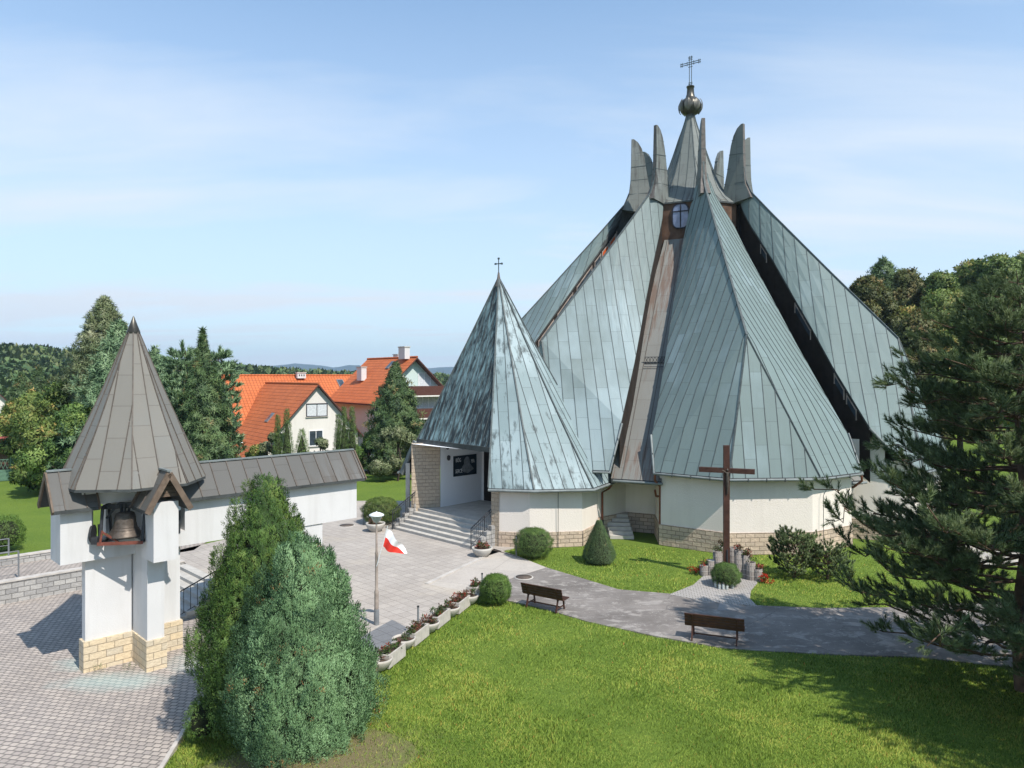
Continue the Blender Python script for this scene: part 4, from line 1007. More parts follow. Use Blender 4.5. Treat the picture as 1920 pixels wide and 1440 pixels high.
# bell in its steel frame
def bell(c, s, label, ry, red=True):
    t = empty('church_bell', c, ry, label, 'bell', 'bells in the tower opening')
    mb = MB(); pf = [(0.0, 0.62), (.16, .62), (.24, .58), (.27, .48), (.285, .32), (.32, .18), (.40, .05), (.47, -.02), (.475, -.06), (.45, -.06), (.36, .04), (.27, .2)]
    mb.lathe([(r*s, z*s) for r, z in pf], (0, 0, 0), 32, M['bronze'])
    for z in (.13, .20, .45, .52): mb.lathe([(np.interp(z, [-.02, .05, .18, .32, .48, .58], [.47, .40, .32, .285, .27, .24])*s+.006, z*s-.008), (np.interp(z, [-.02, .05, .18, .32, .48, .58], [.47, .40, .32, .285, .27, .24])*s+.006, z*s+.008)], (0, 0, 0), 32, M['bronze'])
    mb.build('bell_body', None, t, world=False)
    mb = MB()
    for k in range(6): mb.bar((math.cos(k)*.1*s, math.sin(k)*.1*s, .6*s), (math.cos(k)*.13*s, math.sin(k)*.13*s, .86*s), .04*s, .05*s, M['iron'])
    mb.bar((-.2*s, 0, .8*s), (.2*s, 0, .8*s), .1*s, .16*s, M['iron']); mb.build('crown', None, t, world=False)
    mb = MB(); mb.tube([(0, 0, .5*s), (.02, 0, -.02*s)], .02*s, M['iron'], 6); mb.lathe([(.01, -.11*s), (.05*s, -.07*s), (.05*s, -.02*s), (.01, .03*s)], (.02, 0, 0), 10, M['iron']); mb.build('clapper', None, t, world=False)
    return t
bc = Vector((-11.55, 21.50, 3.30))
bell(bc, 1.05, 'large aged bronze bell hanging at the front of the tower opening', 0)
bell(Vector((-10.97, 22.15, 3.50)), .5, 'small reddish bell half hidden behind the front arm of the tower', .4)
fr = empty('steel_stand', (bc.x, bc.y, 3.06), 0, 'dark and rust red steel bell frame standing in the tower opening', 'bell frame')
mb = MB(); d1 = Vector((.98, .18, 0)); d2 = Vector((-.18, .98, 0)); b0 = Vector((bc.x, bc.y, 0))
def fp_(x, y, z): return b0+d1*x+d2*y+Vector((0, 0, z))
for x in (-.58, .58):
    for y in (-.32, .6): mb.bar(fp_(x, y, 3.1), fp_(x, y*.55+.05, 4.12), .07, .07, M['iron'])
    mb.bar(fp_(x, -.4, 3.12), fp_(x, .75, 3.12), .08, .08, M['iron'])
    mb.bar(fp_(x, -.1, 4.1), fp_(x, .4, 4.1), .1, .1, M['iron'])
mb.bar(fp_(-.62, .1, 4.1), fp_(.62, .1, 4.1), .12, .12, M['iron']); mb.bar(fp_(-.55, .1, 3.75), fp_(-.3, .1, 4.08), .06, .06, M['iron']); mb.bar(fp_(.55, .1, 3.75), fp_(.3, .1, 4.08), .06, .06, M['iron'])
mb.bar(fp_(-.62, .7, 3.2), fp_(.62, .7, 3.2), .08, .1, M['iron'])
mb.build('frame', None, fr)
mb = MB(); mb.bar(fp_(-.62, -.42, 3.10), fp_(.62, -.42, 3.10), .06, .09, M['redpaint']); mb.bar(fp_(-.55, -.42, 3.14), fp_(-.5, -.38, 3.48), .05, .05, M['redpaint']); mb.bar(fp_(-.5, -.40, 3.44), fp_(-.05, -.42, 3.14), .05, .05, M['redpaint'])
mb.build('red_brace', None, fr)
mb = MB(); q = fp_(-.86, -.1, 3.35); mb.lathe([(.26, -.03), (.26, .03)], (0, 0, 0), 20, M['iron'])
o = mb.build('wheel', None, fr, world=False); o.location = q-Vector((bc.x, bc.y, 3.06)); o.rotation_euler = (0, R(90), R(12))
mb = MB()
for dx in (-.13, .13): mb.bar(fp_(-.78+dx, -.15, 3.1), fp_(-.82+dx, -.1, 3.62), .05, .06, M['iron'])
mb.box(fp_(-.72, -.3, 3.18), (.18, .16, .2), R(10), M['iron']); mb.build('motor', None, fr)

# ------------------------------------------------------------ stairs from the yard to the plaza
stt = empty('yard_steps', AB(11.0, -29.4, YARD), 0, 'flight of grey concrete steps between the paved yard and the plaza', 'steps')
mb = MB()
for i in range(6):
    a_ = 11.84-.36*(5-i); z1 = YARD+(0.78/6)*(i+1)
    mb.prism([AB(a_-.36, -31.4)[:2], AB(a_-.36, -26.6)[:2], AB(11.9, -26.6)[:2], AB(11.9, -31.4)[:2]], YARD-.1+i*.001, z1, M['step'])
mb.build('treads', None, stt)
def rail(name, label, base, pts_, h, parent=None, nb=8, mid=False, low=True, group=None, r=.024):
    t = empty(name, base, 0, label, 'railing', group) if parent is None else parent
    mb = MB(); ps = [Vector(p) for p in pts_]; up = Vector((0, 0, h))
    mb.tube([ps[0]+up*.86]+[p+up for p in ps]+[ps[-1]+up*.86], r, M['steel'] if low == 'steel' else M['iron'], 6); mb.build('top_rail', None, t)
    mb = MB(); mt = M['steel'] if low == 'steel' else M['iron']
    for f in ((.12,) if not mid else (.45, .72)): 
        for i in range(len(ps)-1): mb.tube([ps[i]+up*f, ps[i+1]+up*f], .013, mt, 5)
    tot = sum((ps[i+1]-ps[i]).length for i in range(len(ps)-1))
    for i in range(len(ps)-1):
        k = max(1, round(nb*(ps[i+1]-ps[i]).length/tot))
        for j in range(k+1): 
            q = ps[i].lerp(ps[i+1], j/k); post = j in (0, k)
            if post: mb.bar(q, q+up, .045, .045, mt)
            elif not mid: mb.bar(q+up*.12, q+up, .016, .016, mt)
    mb.build('bars', None, t); return t
rail('stair_railing', 'dark iron handrail going down the yard steps beside the dark conifer', AB(10.9, -26.7, YARD), [AB(9.75, -26.75, YARD), AB(11.7, -26.75, 0.0), AB(12.2, -26.75, 0.03)], .95, nb=10)
rail('terrace_railing', 'low grey steel railing above the retaining wall left of the bell tower', AB(5.5, -33.75, 0), [AB(-3, -33.75, .12), AB(2.2, -33.75, .12), AB(6.3, -33.75, .12)], 1.0, nb=4, mid=True, low='steel')
rail('terrace_railing', 'grey steel railing on the paved landing right of the bell tower', AB(12.4, -33.3, 0), [AB(11.9, -33.6, .03), AB(13.4, -34.9, .03), AB(16.5, -34.9, .03)], 1.0, nb=4, mid=True, low='steel')
rail('terrace_railing', 'grey steel railing on the far edge of the terrace beside the grass', AB(5.5, -36.6, 0), [AB(-5, -36.7, .1), AB(1, -36.7, .1), AB(6.5, -36.7, .1)], 1.0, nb=4, mid=True, low='steel')
def wall_(name, label, p0, p1, th, z0, z1, mat, cap=None):
    t = empty(name, Vector(p0)*.5+Vector(p1)*.5+Vector((0, 0, z0)), 0, label, 'wall'); mb = MB(); p0, p1 = Vector(p0), Vector(p1)
    mb.bar(p0+Vector((0, 0, (z0+z1)/2)), p1+Vector((0, 0, (z0+z1)/2)), th, z1-z0, M[mat]); mb.build('blockwork', None, t)
    if cap: mb = MB(); mb.bar(p0+Vector((0, 0, z1+.03)), p1+Vector((0, 0, z1+.03)), th+.06, .06, M[cap]); mb.build('coping', None, t)
    return t
wall_('retaining_wall', 'low grey block retaining wall at the back of the paved yard', AB(-6, -33.45), AB(9.9, -33.45), .30, YARD-.1, .06, 'greyblock', 'kerb')
wall_('retaining_wall', 'short grey block wall beside the top of the yard steps', AB(9.9, -31.6), AB(11.8, -31.6), .25, YARD-.1, .10, 'greyblock', 'kerb')
wall_('terrace_wall', 'low block edging wall between the terrace walk and the grass', AB(5.0, -36.6), AB(14.5, -36.6), .25, 0.0, .32, 'greyblock', 'kerb')
# ------------------------------------------------------------ small things
rng = np.random.default_rng(11); random.seed(4)
def leaf_tpl(n, L, W, spread, rg, up=0.3):
    """n little leaves (triangles) round a point, 3 verts each"""
    V = []
    for i in range(n):
        d = rg.normal(size=3); d[2] = abs(d[2])*up+d[2]*(1-up); d /= np.linalg.norm(d)
        s = np.cross(d, rg.normal(size=3)); s /= np.linalg.norm(s); o = d*spread*rg.uniform(0.1, 1)
        V += [o-s*W/2, o+s*W/2, o+d*L]
    return np.array(V), np.arange(3*n).reshape(n, 3)
M['flowerleaf'] = foliage('planter_foliage', [(0, (0.03, 0.06, 0.015)), (.45, (0.07, 0.12, 0.03)), (.62, (0.085, 0.05, 0.035)), (.85, (0.15, 0.06, 0.04)), (1, (0.36, 0.06, 0.03))])
def plant_tuft(name, parent, cx_, cy_, z, rx_, ry_, n, red=0.5, seed=0, h=.16):
    rg = np.random.default_rng(seed); TV, TF = leaf_tpl(12, .07, .045, .07, rg)
    pos = np.stack([cx_+rg.uniform(-1, 1, n)*rx_, cy_+rg.uniform(-1, 1, n)*ry_, z+rg.uniform(.02, h, n)], 1)
    t = np.where(rg.random(n) < red, rg.uniform(.5, 1, n), rg.uniform(0, .5, n))
    V, Fc, T = scatter(TV, TF, pos, frames(rg.normal(size=(n, 3))+[0, 0, 1.5], rg), rg.uniform(.7, 1.3, n), t)
    return fast(name, V, Fc, M['flowerleaf'], T, parent=parent, world=False)
def box_planter(loc, rz, label, n, red, seed, L=1.0, group='planters edging the plaza'):
    t = empty('box_planter', loc, rz, label, 'planter', group); mb = MB(); W_, H, th = .42, .36, .05
    for s in (-1, 1):
        mb.box((0, s*(W_/2-th/2), H/2), (L, th, H), 0, M['planter']); mb.box((s*(L/2-th/2), 0, H/2), (th, W_-2*th, H), 0, M['planter'])
    mb.build('trough', None, t, world=False)
    mb = MB(); mb.box((0, 0, .15), (L-2*th, W_-2*th, .28), 0, M['soil']); mb.build('soil', None, t, world=False)
    plant_tuft('flowers', t, 0, 0, .30, L/2-.1, W_/2-.08, n, red, seed, .22); return t
def bowl_planter(loc, label, n, red, seed, s=1.0, group='planters edging the plaza', mat='planter'):
    t = empty('bowl_planter', loc, 0, label, 'planter', group); mb = MB()
    pf = [(.0, 0), (.18, 0), (.21, .03), (.31, .14), (.365, .26), (.37, .32), (.325, .32), (.31, .24)]
    mb.lathe([(r*s, z*s) for r, z in pf], (0, 0, 0), 28, M[mat]); mb.build('bowl', None, t, world=False)
    mb = MB(); mb.lathe([(.0, .262*s), (.318*s, .26*s)], (0, 0, 0), 20, M['soil']); mb.build('soil', None, t, world=False)
    if n: plant_tuft('flowers', t, 0, 0, .26*s, .2*s, .2*s, n, red, seed, .22*s); return t
    return t
row = math.atan2(7.1, 2.4)
def on(px, py): return G(px, py, .03)
specs = [('o', 712, 1246, 'white bowl planter with a small green plant, nearest the blue-green conifer', 9, .1), ('b', 733, 1232, 'box planter with dark brown seedlings, nearest box to the dark slabs', 26, .45),
 ('o', 757, 1207, 'round bowl planter with pale soil and few shoots beside the dark slabs', 8, .2), ('b', 780, 1192, 'box planter split by a thin metal post in the planter row', 30, .55),
 ('o', 804, 1175, 'bowl planter with a reddish plant between two white boxes mid row', 14, .7), ('b', 822, 1161, 'box planter with thin green growth in the middle of the planter row', 26, .2),
 ('o', 843, 1146, 'bowl planter with dark leggy plant against the second farthest long box', 14, .6), ('b', 861, 1134, 'box planter with dense orange red leaves, second farthest box of the row', 36, .8),
 ('o', 879, 1123, 'bowl planter with brown plant, farthest bowl in the row by the round bush', 14, .6), ('b', 891, 1107, 'small box planter with red and green flowers at the far end of the row', 22, .5)]
e1_, e0_ = G(893, 1108, .03), G(708, 1250, .03)
for i, (k, px, py, lb, n, red) in enumerate(specs):
    q = on(px, py+8)
    if k == 'b': box_planter(q, row, lb, n, red, 30+i, L=.98 if i < 9 else .7)
    else: bowl_planter(q, lb, n, red, 30+i, .95)
box_planter(on(682, 1268), row, 'white box planter half hidden behind the blue-green conifer', 12, .2, 77)
bowl_planter(on(904, 1043), 'large grey bowl planter full of red flowers at the foot of the porch steps', 46, .85, 50, 1.25, 'big bowl planters by the steps', 'step')
bowl_planter(on(704, 996), 'large grey bowl planter with red flowers on the plaza behind the lamp post', 40, .7, 51, 1.35, 'big bowl planters by the steps', 'step')

# metal posts
def post(px, py, h, label, z=0.0, r=.03, lean=0):
    b = G(px, py, z); t = empty('metal_post', b, 0, label, 'post'); mb = MB(); mb.tube([(0, 0, 0), (lean, 0, h)], r, M['steel'], 8); mb.build('pole', None, t, world=False)
    mb = MB(); mb.tube([(lean, 0, h), (lean, 0, h+.04)], r*1.25, M['iron'], 8); mb.build('cap', None, t, world=False)
post(784, 1192, .88, 'thin metal post standing in the middle of the planter row', .03)
post(904, 1118, .80, 'short grey metal post beside the far end planter', .03)
post(968, 1047, .95, 'thin grey post beside the rounded bush at the porch wall', 0)
post(681, 985, .9, 'thin dark stake in the grass left of the big bowl planter', 0, .02)

# lamp post
def lamp_post(b, H, label, s=1.0, simple=False):
    t = empty('lamp_post', b, 0, label, 'street lamp'); mb = MB()
    mb.lathe([(.085, 0), (.085, .45), (.075, .5)], (0, 0, 0), 14, M['steel']); mb.lathe([(.072, .45), (.07, 1.0), (.075, 1.05), (.05, 1.12), (.045, H*.62), (.055, H*.63), (.035, H*.65), (.03, H-.35)], (0, 0, 0), 12, M['rust']); mb.build('pole', None, t, world=False)
    mb = MB(); z = H-.36
    mb.lathe([(.04, z), (.07, z+.02), (.115, z+.06), (.16, z+.16), (.205, z+.235)], (0, 0, 0), 20, M['lampglass']); mb.build('globe_glass', None, t, world=False)
    mb = MB(); mb.lathe([(.215, z+.225), (.245, z+.235), (.235, z+.27), (.12, z+.325), (.03, z+.345), (.02, z+.36), (.001, z+.37)], (0, 0, 0), 20, M['lampwhite']); mb.build('lamp_cap', None, t, world=False)
    return t
lb_ = G(706, 1171, .03); lamp_post(lb_, 3.62, 'rusty plaza lamp post with a white cap, standing near the flag')
fl = empty('flag', lb_+Vector((.04, 0, 1.9)), 0, 'white and red flag on a slanting thin staff fixed to the rusty lamp post', 'flag')
Pt = lambda px, py, dy=0: P(px, py, lb_.y-.1+dy)
mb = MB(); mb.tube([Pt(706, 1062), Pt(727, 986)], .012, M['lampwhite'], 6); mb.build('staff', None, fl)
a0_, a1_ = Pt(726, 992), Pt(717, 1026); NX, NY = 14, 8; vs = []
for i in range(NX+1):
    t = i/NX; top = Vector(a0_).lerp(Pt(764, 1037), t)+Vector((0, .10*math.sin(t*9), .05*math.sin(math.pi*t))); bot = Vector(a1_).lerp(Pt(754, 1038, -.1), t)+Vector((0, .12*math.sin(t*9+1), -.06*math.sin(math.pi*t)))
    for j in range(NY+1): s_ = j/NY; vs.append(top.lerp(bot, s_)+Vector((0, .07*math.sin(t*11+s_*2.5), 0)))
for nm, j0, j1, mt in (('white_stripe', 0, 4, 'flagwhite'), ('red_stripe', 4, 8, 'flagred')):
    mb = MB(); mb.mesh(vs, [(i*(NY+1)+j, (i+1)*(NY+1)+j, (i+1)*(NY+1)+j+1, i*(NY+1)+j+1) for i in range(NX) for j in range(j0, j1)], M[mt], True); mb.build(nm, None, fl)

# benches (seen from behind)
def bench(pl, pr, label, side=0):
    pl, pr = Vector(pl), Vector(pr); c = (pl+pr)/2; d = (pr-pl); L = d.length; rz = math.atan2(d.y, d.x)
    t = empty('park_bench', (c.x, c.y, .022), rz, label, 'bench', 'benches along the asphalt path')
    # local x along the bench, local +y is the front (away from the camera)
    mb = MB()
    for i in range(4): z = .50+.095*i; mb.box((0, -.02-.03*i, z), (L, .028, .082), 0, M['wood'], rot=Matrix.Rotation(R(16), 3, 'X'))
    mb.build('backrest', None, t, world=False)
    mb = MB()
    for i in range(4): mb.box((0, .06+.105*i, .43+.004*i), (L, .09, .03), 0, M['wood'])
    mb.build('seat', None, t, world=False)
    for s in (-1, 1):
        x = s*(L/2-.22); mb = MB()
        mb.bar((x, .02, .40), (x, -.10, 0), .045, .05, M['wood'], up=(0, 1, 0)); mb.bar((x, .38, .42), (x, .46, 0), .045, .05, M['wood'], up=(0, 1, 0)); mb.bar((x, -.02, .405), (x, .42, .405), .045, .04, M['wood'])
        mb.bar((x, .02, .40), (x, -.135, .82), .045, .04, M['wood'], up=(0, 1, 0)); mb.bar((x, -.06, .14), (x, .44, .14), .035, .035, M['wood']); mb.build('leg_frame', None, t, world=False)
    mb = MB(); mb.bar((-L/2+.22, .19, .14), (L/2-.22, .19, .14), .035, .035, M['wood']); mb.build('stretcher', None, t, world=False)
bench(G(980, 1136), G(1056, 1152), 'dark brown slatted bench at the left end of the path, near the round bush')
bench(G(1284, 1199), G(1396, 1213), 'reddish brown slatted bench in the middle of the path, half in tree shade')

# wooden cross with its bed
cb = G(1362, 1084); cb.z = 0
cr = empty('wooden_cross', cb, 0, 'tall dark wooden cross with a small carved figure standing in front of the church', 'cross')
Hc = 8-(835-HZ)*cb.y/F; za = 8-(882-HZ)*cb.y/F
mb = MB(); mb.box((0, 0, Hc/2), (.23, .20, Hc), R(-8), M['crosswood']); mb.build('upright', None, cr, world=False)
mb = MB(); ax = Vector((math.cos(R(-22)), math.sin(R(-22)), 0)); mb.bar(-ax*1.06+Vector((0, -.02, za)), ax*1.06+Vector((0, -.02, za)), .20, .19, M['crosswood']); mb.build('crossbeam', None, cr, world=False)
mb = MB(); mb.tube([(0, -.13, za-.05), (0, -.15, za-.3), (.01, -.14, za-.62), (0, -.14, za-.9)], [.04, .06, .045, .025], M['bronze'], 8)
for s in (-1, 1): mb.tube([(0, -.14, za-.12), (s*.12, -.15, za-.02), (s*.22, -.15, za+.03)], [.025, .02, .015], M['bronze'], 6)
mb.lathe([(.001, -.05), (.04, -.02), (.045, .02), (.001, .06)], (0, -.15, za+.03), 8, M['bronze']); mb.build('carved_figure', None, cr, world=False)
mb = MB(); mb.bar((0, -.12, 1.15), (0, -.12, .35), .05, .03, M['iron'], up=(0, 1, 0)); mb.build('iron_brace', None, cr, world=False)
def ribbed(px, py, h, label, fl_, seed, r=.17):
    b = G(px, py); b.z = 0; t = empty('ribbed_planter', b, seed, label, 'planter', 'ribbed concrete cylinders round the cross'); mb = MB()
    fn = lambda t_, z: 1+.05*math.cos(14*t_)
    mb.lathe([(r, 0), (r, h), (r*.82, h), (r*.8, h-.06)], (0, 0, 0), 56, M['ribbed'], fn=fn)
    for k in range(1, int(h/.2)+1): mb.lathe([(r*1.045, k*.2-.008), (r*1.045, k*.2+.008)], (0, 0, 0), 28, M['step'])
    mb.build('cylinder', None, t, world=False); mb = MB(); mb.lathe([(.001, h-.05), (r*.81, h-.05)], (0, 0, 0), 16, M['soil']); mb.build('soil', None, t, world=False)
    if fl_: plant_tuft('flowers', t, 0, 0, h-.05, r*.9, r*.9, fl_, .6, seed, .22)
for i, a_ in enumerate([(1320, 1079, .42, 'ribbed cylinder planter at the far left of the cross bed, shortest on that side', 14), (1333, 1079, .62, 'ribbed cylinder planter second from the left of the cross bed, without flowers', 0), (1345, 1070, .80, 'ribbed cylinder planter with red flowers, third from the left of the cross bed', 16), (1355, 1067, .95, 'tall ribbed cylinder planter touching the left side of the cross', 10),
    (1374, 1067, .90, 'tall ribbed cylinder planter touching the right side of the cross', 0), (1385, 1084, 1.12, 'tallest ribbed cylinder planter, just right of the round bush by the cross', 10), (1398, 1085, .95, 'ribbed cylinder planter with dense red flowers right of the cross', 24), (1408, 1088, .72, 'ribbed cylinder planter without flowers, second from the right end of the cross bed', 4), (1421, 1089, .48, 'lowest ribbed cylinder planter at the right end of the cross bed', 16)]):
    ribbed(*a_, 60+i)
M['geranium'] = foliage('red_geranium', [(0, (0.05, 0.09, 0.02)), (.4, (0.08, 0.12, 0.03)), (.5, (0.42, 0.03, 0.015)), (1, (0.65, 0.06, 0.03))])
for px, py, lb in ((1306, 1077, 'red geranium clump in the grass left of the cross bed'), (1433, 1092, 'red geranium clump in the grass right of the cross bed'), (1386, 1056, 'small clump of red flowers behind the cross against the church wall')):
    t = empty('red_flowers', G(px, py), 0, lb, 'flowers', 'red flower clumps by the cross'); rg = np.random.default_rng(int(px)); TV, TF = leaf_tpl(10, .06, .05, .06, rg); n = 40
    pos = np.stack([rg.normal(size=n)*.13, rg.normal(size=n)*.13, rg.uniform(.03, .32, n)], 1); V, Fc, T = scatter(TV, TF, pos, frames(rg.normal(size=(n, 3))+[0, 0, 1], rg), rg.uniform(.7, 1.2, n), np.clip(rg.uniform(0, .6, n)+pos[:, 2]*1.3, 0, 1))
    fast('blooms', V, Fc, M['geranium'], T, parent=t, world=False)
# grave candles before the round bush
for i, (px, py, h, lb) in enumerate([(1342, 1101, .30, 'white glass grave candle, leftmost of those before the round bush'), (1349, 1104, .24, 'clear grave candle in the second place from the left before the bush'), (1356, 1105, .27, 'grave candle with a pale lid in the middle before the bush'), (1363, 1105, .20, 'small white grave candle right of the middle before the bush'), (1373, 1103, .22, 'grave candle furthest right before the round bush')]):
    t = empty('grave_candle', G(px, py, .034), 0, lb, 'candle', 'grave candles before the cross'); mb = MB()
    mb.lathe([(.05, 0), (.06, .02), (.05, .06), (.06, h*.5), (.05, h*.75)], (0, 0, 0), 12, M['lampglass']); mb.build('glass_jar', None, t, world=False); mb = MB(); mb.lathe([(.055, h*.75), (.05, h*.85), (.015, h), (.001, h)], (0, 0, 0), 12, M['globe']); mb.build('lid', None, t, world=False)
t = empty('dried_bouquet', G(1353, 1092, .034), 0, 'bunch of orange and cream dried flowers set in front of the round bush', 'flowers'); plant_tuft('blooms', t, 0, 0, .05, .14, .1, 30, .7, 91, .45)
# manholes
for px, py, r_, lb in ((982, 1082, .33, 'rusty round manhole cover on the path behind the left bench'), (650, 985, .38, 'dark round manhole cover on the plaza below the end of the beam wall'), (728, 1008, .0, '')):
    if r_: t = empty('manhole_cover', G(px, py, .032), 0, lb, 'manhole cover'); mb = MB(); mb.lathe([(r_, 0), (r_, .012), (.001, .014)], (0, 0, 0), 28, M['manhole']); mb.build('lid', None, t, world=False); mb = MB(); mb.lathe([(r_+.05, -.01), (r_+.05, .006), (r_+.005, .006)], (0, 0, 0), 28, M['step']); mb.build('ring', None, t, world=False)
# ------------------------------------------------------------ houses
def window(root, c, n, w_, h, fr='frame', bars=1, curtain=False, sill=True, parent=None):
    """c centre on the wall (local), n outward normal (local)"""
    n = Vector(n).normalized(); t = Vector((-n.y, n.x, 0)); c = Vector(c); up = Vector((0, 0, 1)); mb = MB(); f = .07
    o = n*.03
    for s in (-1, 1):
        mb.bar(c+o+t*s*(w_/2-f/2)-up*h/2, c+o+t*s*(w_/2-f/2)+up*h/2, f, .08, M[fr], up=n); mb.bar(c+o-t*(w_/2-f)+up*s*(h/2-f/2), c+o+t*(w_/2-f)+up*s*(h/2-f/2), .078, f, M[fr])
    for b in range(1, bars+1): x = -w_/2+w_*b/(bars+1); mb.bar(c+o+t*x-up*(h/2-f), c+o+t*x+up*(h/2-f), .05, .07, M[fr], up=n)
    if sill: mb.bar(c+n*.06-t*(w_/2+.06)-up*(h/2+.03), c+n*.06+t*(w_/2+.06)-up*(h/2+.03), .14, .05, M['step'])
    wo = mb.build('window', None, root, world=False); pm = MB()
    q = [c+n*.018+t*sx*(w_/2-.03)+up*sz*(h/2-.03) for sx, sz in ((-1, -1), (1, -1), (1, 1), (-1, 1))]; pm.face(q, M['curtain'] if curtain else M['glass']); pm.build('pane', None, wo, world=False)
    return wo
def slope(mb, q, mat, ov=0.0, th=.16):
    """roof slab from 4 local corners ridge0, ridge1, eave1, eave0; u along ridge, v down"""
    q = [Vector(p) for p in q]; e = (q[1]-q[0]).normalized(); d = (q[3]-q[0]); d = (d-e*d.dot(e)).normalized()
    uv = [((p-q[0]).dot(e), (p-q[0]).dot(d)) for p in q]; n = e.cross(d)
    if n.z < 0: q = q[::-1]; uv = uv[::-1]
    mb.face(q, mat, uv); b = [p-Vector((0, 0, th)) for p in q]; mb.face(b[::-1], M['ironbrown'])
    for i in range(len(q)): j = (i+1) % len(q); mb.face([q[j], q[i], b[i], b[j]], M['ironbrown'])
def gable_house(name, label, loc, rz, L, W_, ze, zr, wall='cream', tile='tile', ov=.45, ze2=None, y2=None, cat='house'):
    """ridge along local +x from x=0 (front gable at x=0) to x=L; W_ width in y; ze2/y2: lower eave of a catslide on the +y side"""
    t = empty(name, loc, rz, label, cat); w2 = W_/2; y2 = y2 or w2; sl = (zr-ze)/w2; ze2 = ze2 if ze2 is not None else ze
    mb = MB(); 
    def yz(s): return (y2, zr-sl*y2) if s > 0 else (-w2, ze)
    yp, zp = yz(1); yn, zn = yz(-1); yw = y2-.3; zw = zr-sl*yw
    for x, fl in ((0, 1), (L, -1)):
        pl = [(x, yn, 0), (x, yn, zn), (x, 0, zr-.05), (x, yw, zw-.05), (x, yw, 0)]; mb.face(pl[::fl], M[wall])
    mb.face([(0, yn, 0), (L, yn, 0), (L, yn, zn), (0, yn, zn)], M[wall]); mb.face([(0, yw, 0), (0, yw, zw), (L, yw, zw), (L, yw, 0)], M[wall]); mb.build('wall', None, t, world=False)
    mb = MB(); o = ov; dz = sl*o
    slope(mb, [(-o, 0, zr+.1), (L+o, 0, zr+.1), (L+o, yn-o, zn-dz+.1), (-o, yn-o, zn-dz+.1)], M[tile]); slope(mb, [(-o, 0, zr+.1), (L+o, 0, zr+.1), (L+o, yp+o*.6, zp-dz*.6+.1), (-o, yp+o*.6, zp-dz*.6+.1)], M[tile])
    mb.tube([(-o, 0, zr+.14), (L+o, 0, zr+.14)], .11, M[tile], 6)
    rf = mb.build('roof', None, t, world=False); return t, rf
def chimney(rf, c, d=(.7, .5, 1.6), mat='white'):
    mb = MB(); mb.box(c, d, 0, M[mat]); mb.box((c[0], c[1], c[2]+d[2]/2+.05), (d[0]+.12, d[1]+.12, .1), 0, M['step'])
    for i in (-1, 0, 1): mb.box((c[0]+i*d[0]*.27, c[1]-d[1]/2-.01, c[2]+d[2]/2-.25), (.12, .03, .2), 0, M['iron'])
    mb.build('chimney', None, rf, world=False)
def skylight(rf, c, rot, s=(.7, 1.1)):
    mb = MB(); mb.box(c, (s[0], s[1], .1), 0, M['steel'], rot=rot); mb.box(Vector(c)+rot@Vector((0, 0, .056)), (s[0]-.16, s[1]-.16, .012), 0, M['glass'], rot=rot); mb.build('skylight', None, rf, world=False)
zg = -1.0
M['pale'] = plaster('pale_plaster', (0.50, 0.595, 0.57), 8, 0.1, 0.12, 0.2)
# A: cross gable facing the camera, gable towards bearing 142
Yb = 68.0; fA = P(594, 722, Yb); zrA = fA.z-zg
rA = R(90-142+180)          # local +x runs away from the front gable
tA, rfA = gable_house('white_house', 'white house with a steep front gable, wide window and orange roof reaching low at left', (fA.x, fA.y, zg), rA, 13.5, 8.4, zrA-4.6, zrA, wall='cream', y2=6.6)
# local -y is left in the photo when +x runs away: check sign below
window(tA, (0, .0, zrA-2.35), (-1, 0, 0), 2.1, 1.25, fr='darkframe', bars=1, curtain=True); window(tA, (0, .1, zrA-5.0), (-1, 0, 0), 1.4, 1.5, bars=1); window(tA, (0, -3.2, zrA-5.0), (-1, 0, 0), 1.2, 1.5); window(tA, (0, 3.6, zrA-5.0), (-1, 0, 0), 1.5, 1.4)
slA = 4.6/4.2; rotL = Matrix.Rotation(math.atan(-slA), 3, 'X')
skylight(rfA, (4.2, 3.0, zrA-3.0*slA+.15), rotL)
# B: long house behind, ridge at right angles
fB = P(421, 706, 78.0); zrB = fB.z-zg; rB = R(90-52)
tB, rfB = gable_house('orange_roofed_house', 'long house with a broad orange roof and shaded gable behind the white gabled house', (fB.x, fB.y, zg), rB, 19.5, 11.0, zrB-4.6, zrB, wall='cream')
window(tB, (0, -1.0, zrB-5.0), (-1, 0, 0), 1.1, 1.4, fr='darkframe'); window(tB, (0, -3.2, zrB-8.2), (-1, 0, 0), .9, 1.1, fr='darkframe')
slB = 4.6/5.5; rotB = Matrix.Rotation(math.atan(slB), 3, 'X'); skylight(rfB, (13.0, -1.2, zrB-1.2*slB+.15), rotB, (.8, 1.5)); chimney(rfB, (8.3, -.6, zrB+.1), (1.0, .5, .6))
# dormer on B between A and C
mb = MB(); mb.box((16.2, -4.4, zrB-4.0), (4.6, 2.6, 1.5), 0, M['cream']); dm = mb.build('dormer', None, tB, world=False); mb = MB(); slope(mb, [(13.6, -2.2, zrB-1.75), (18.9, -2.2, zrB-1.75), (18.9, -6.2, zrB-3.35), (13.6, -6.2, zrB-3.35)], M['tile'], th=.12); mb.build('dormer_roof', None, dm, world=False)
window(tB, (17.0, -5.71, zrB-3.95), (0, -1, 0), 2.6, .85, bars=2, curtain=True)
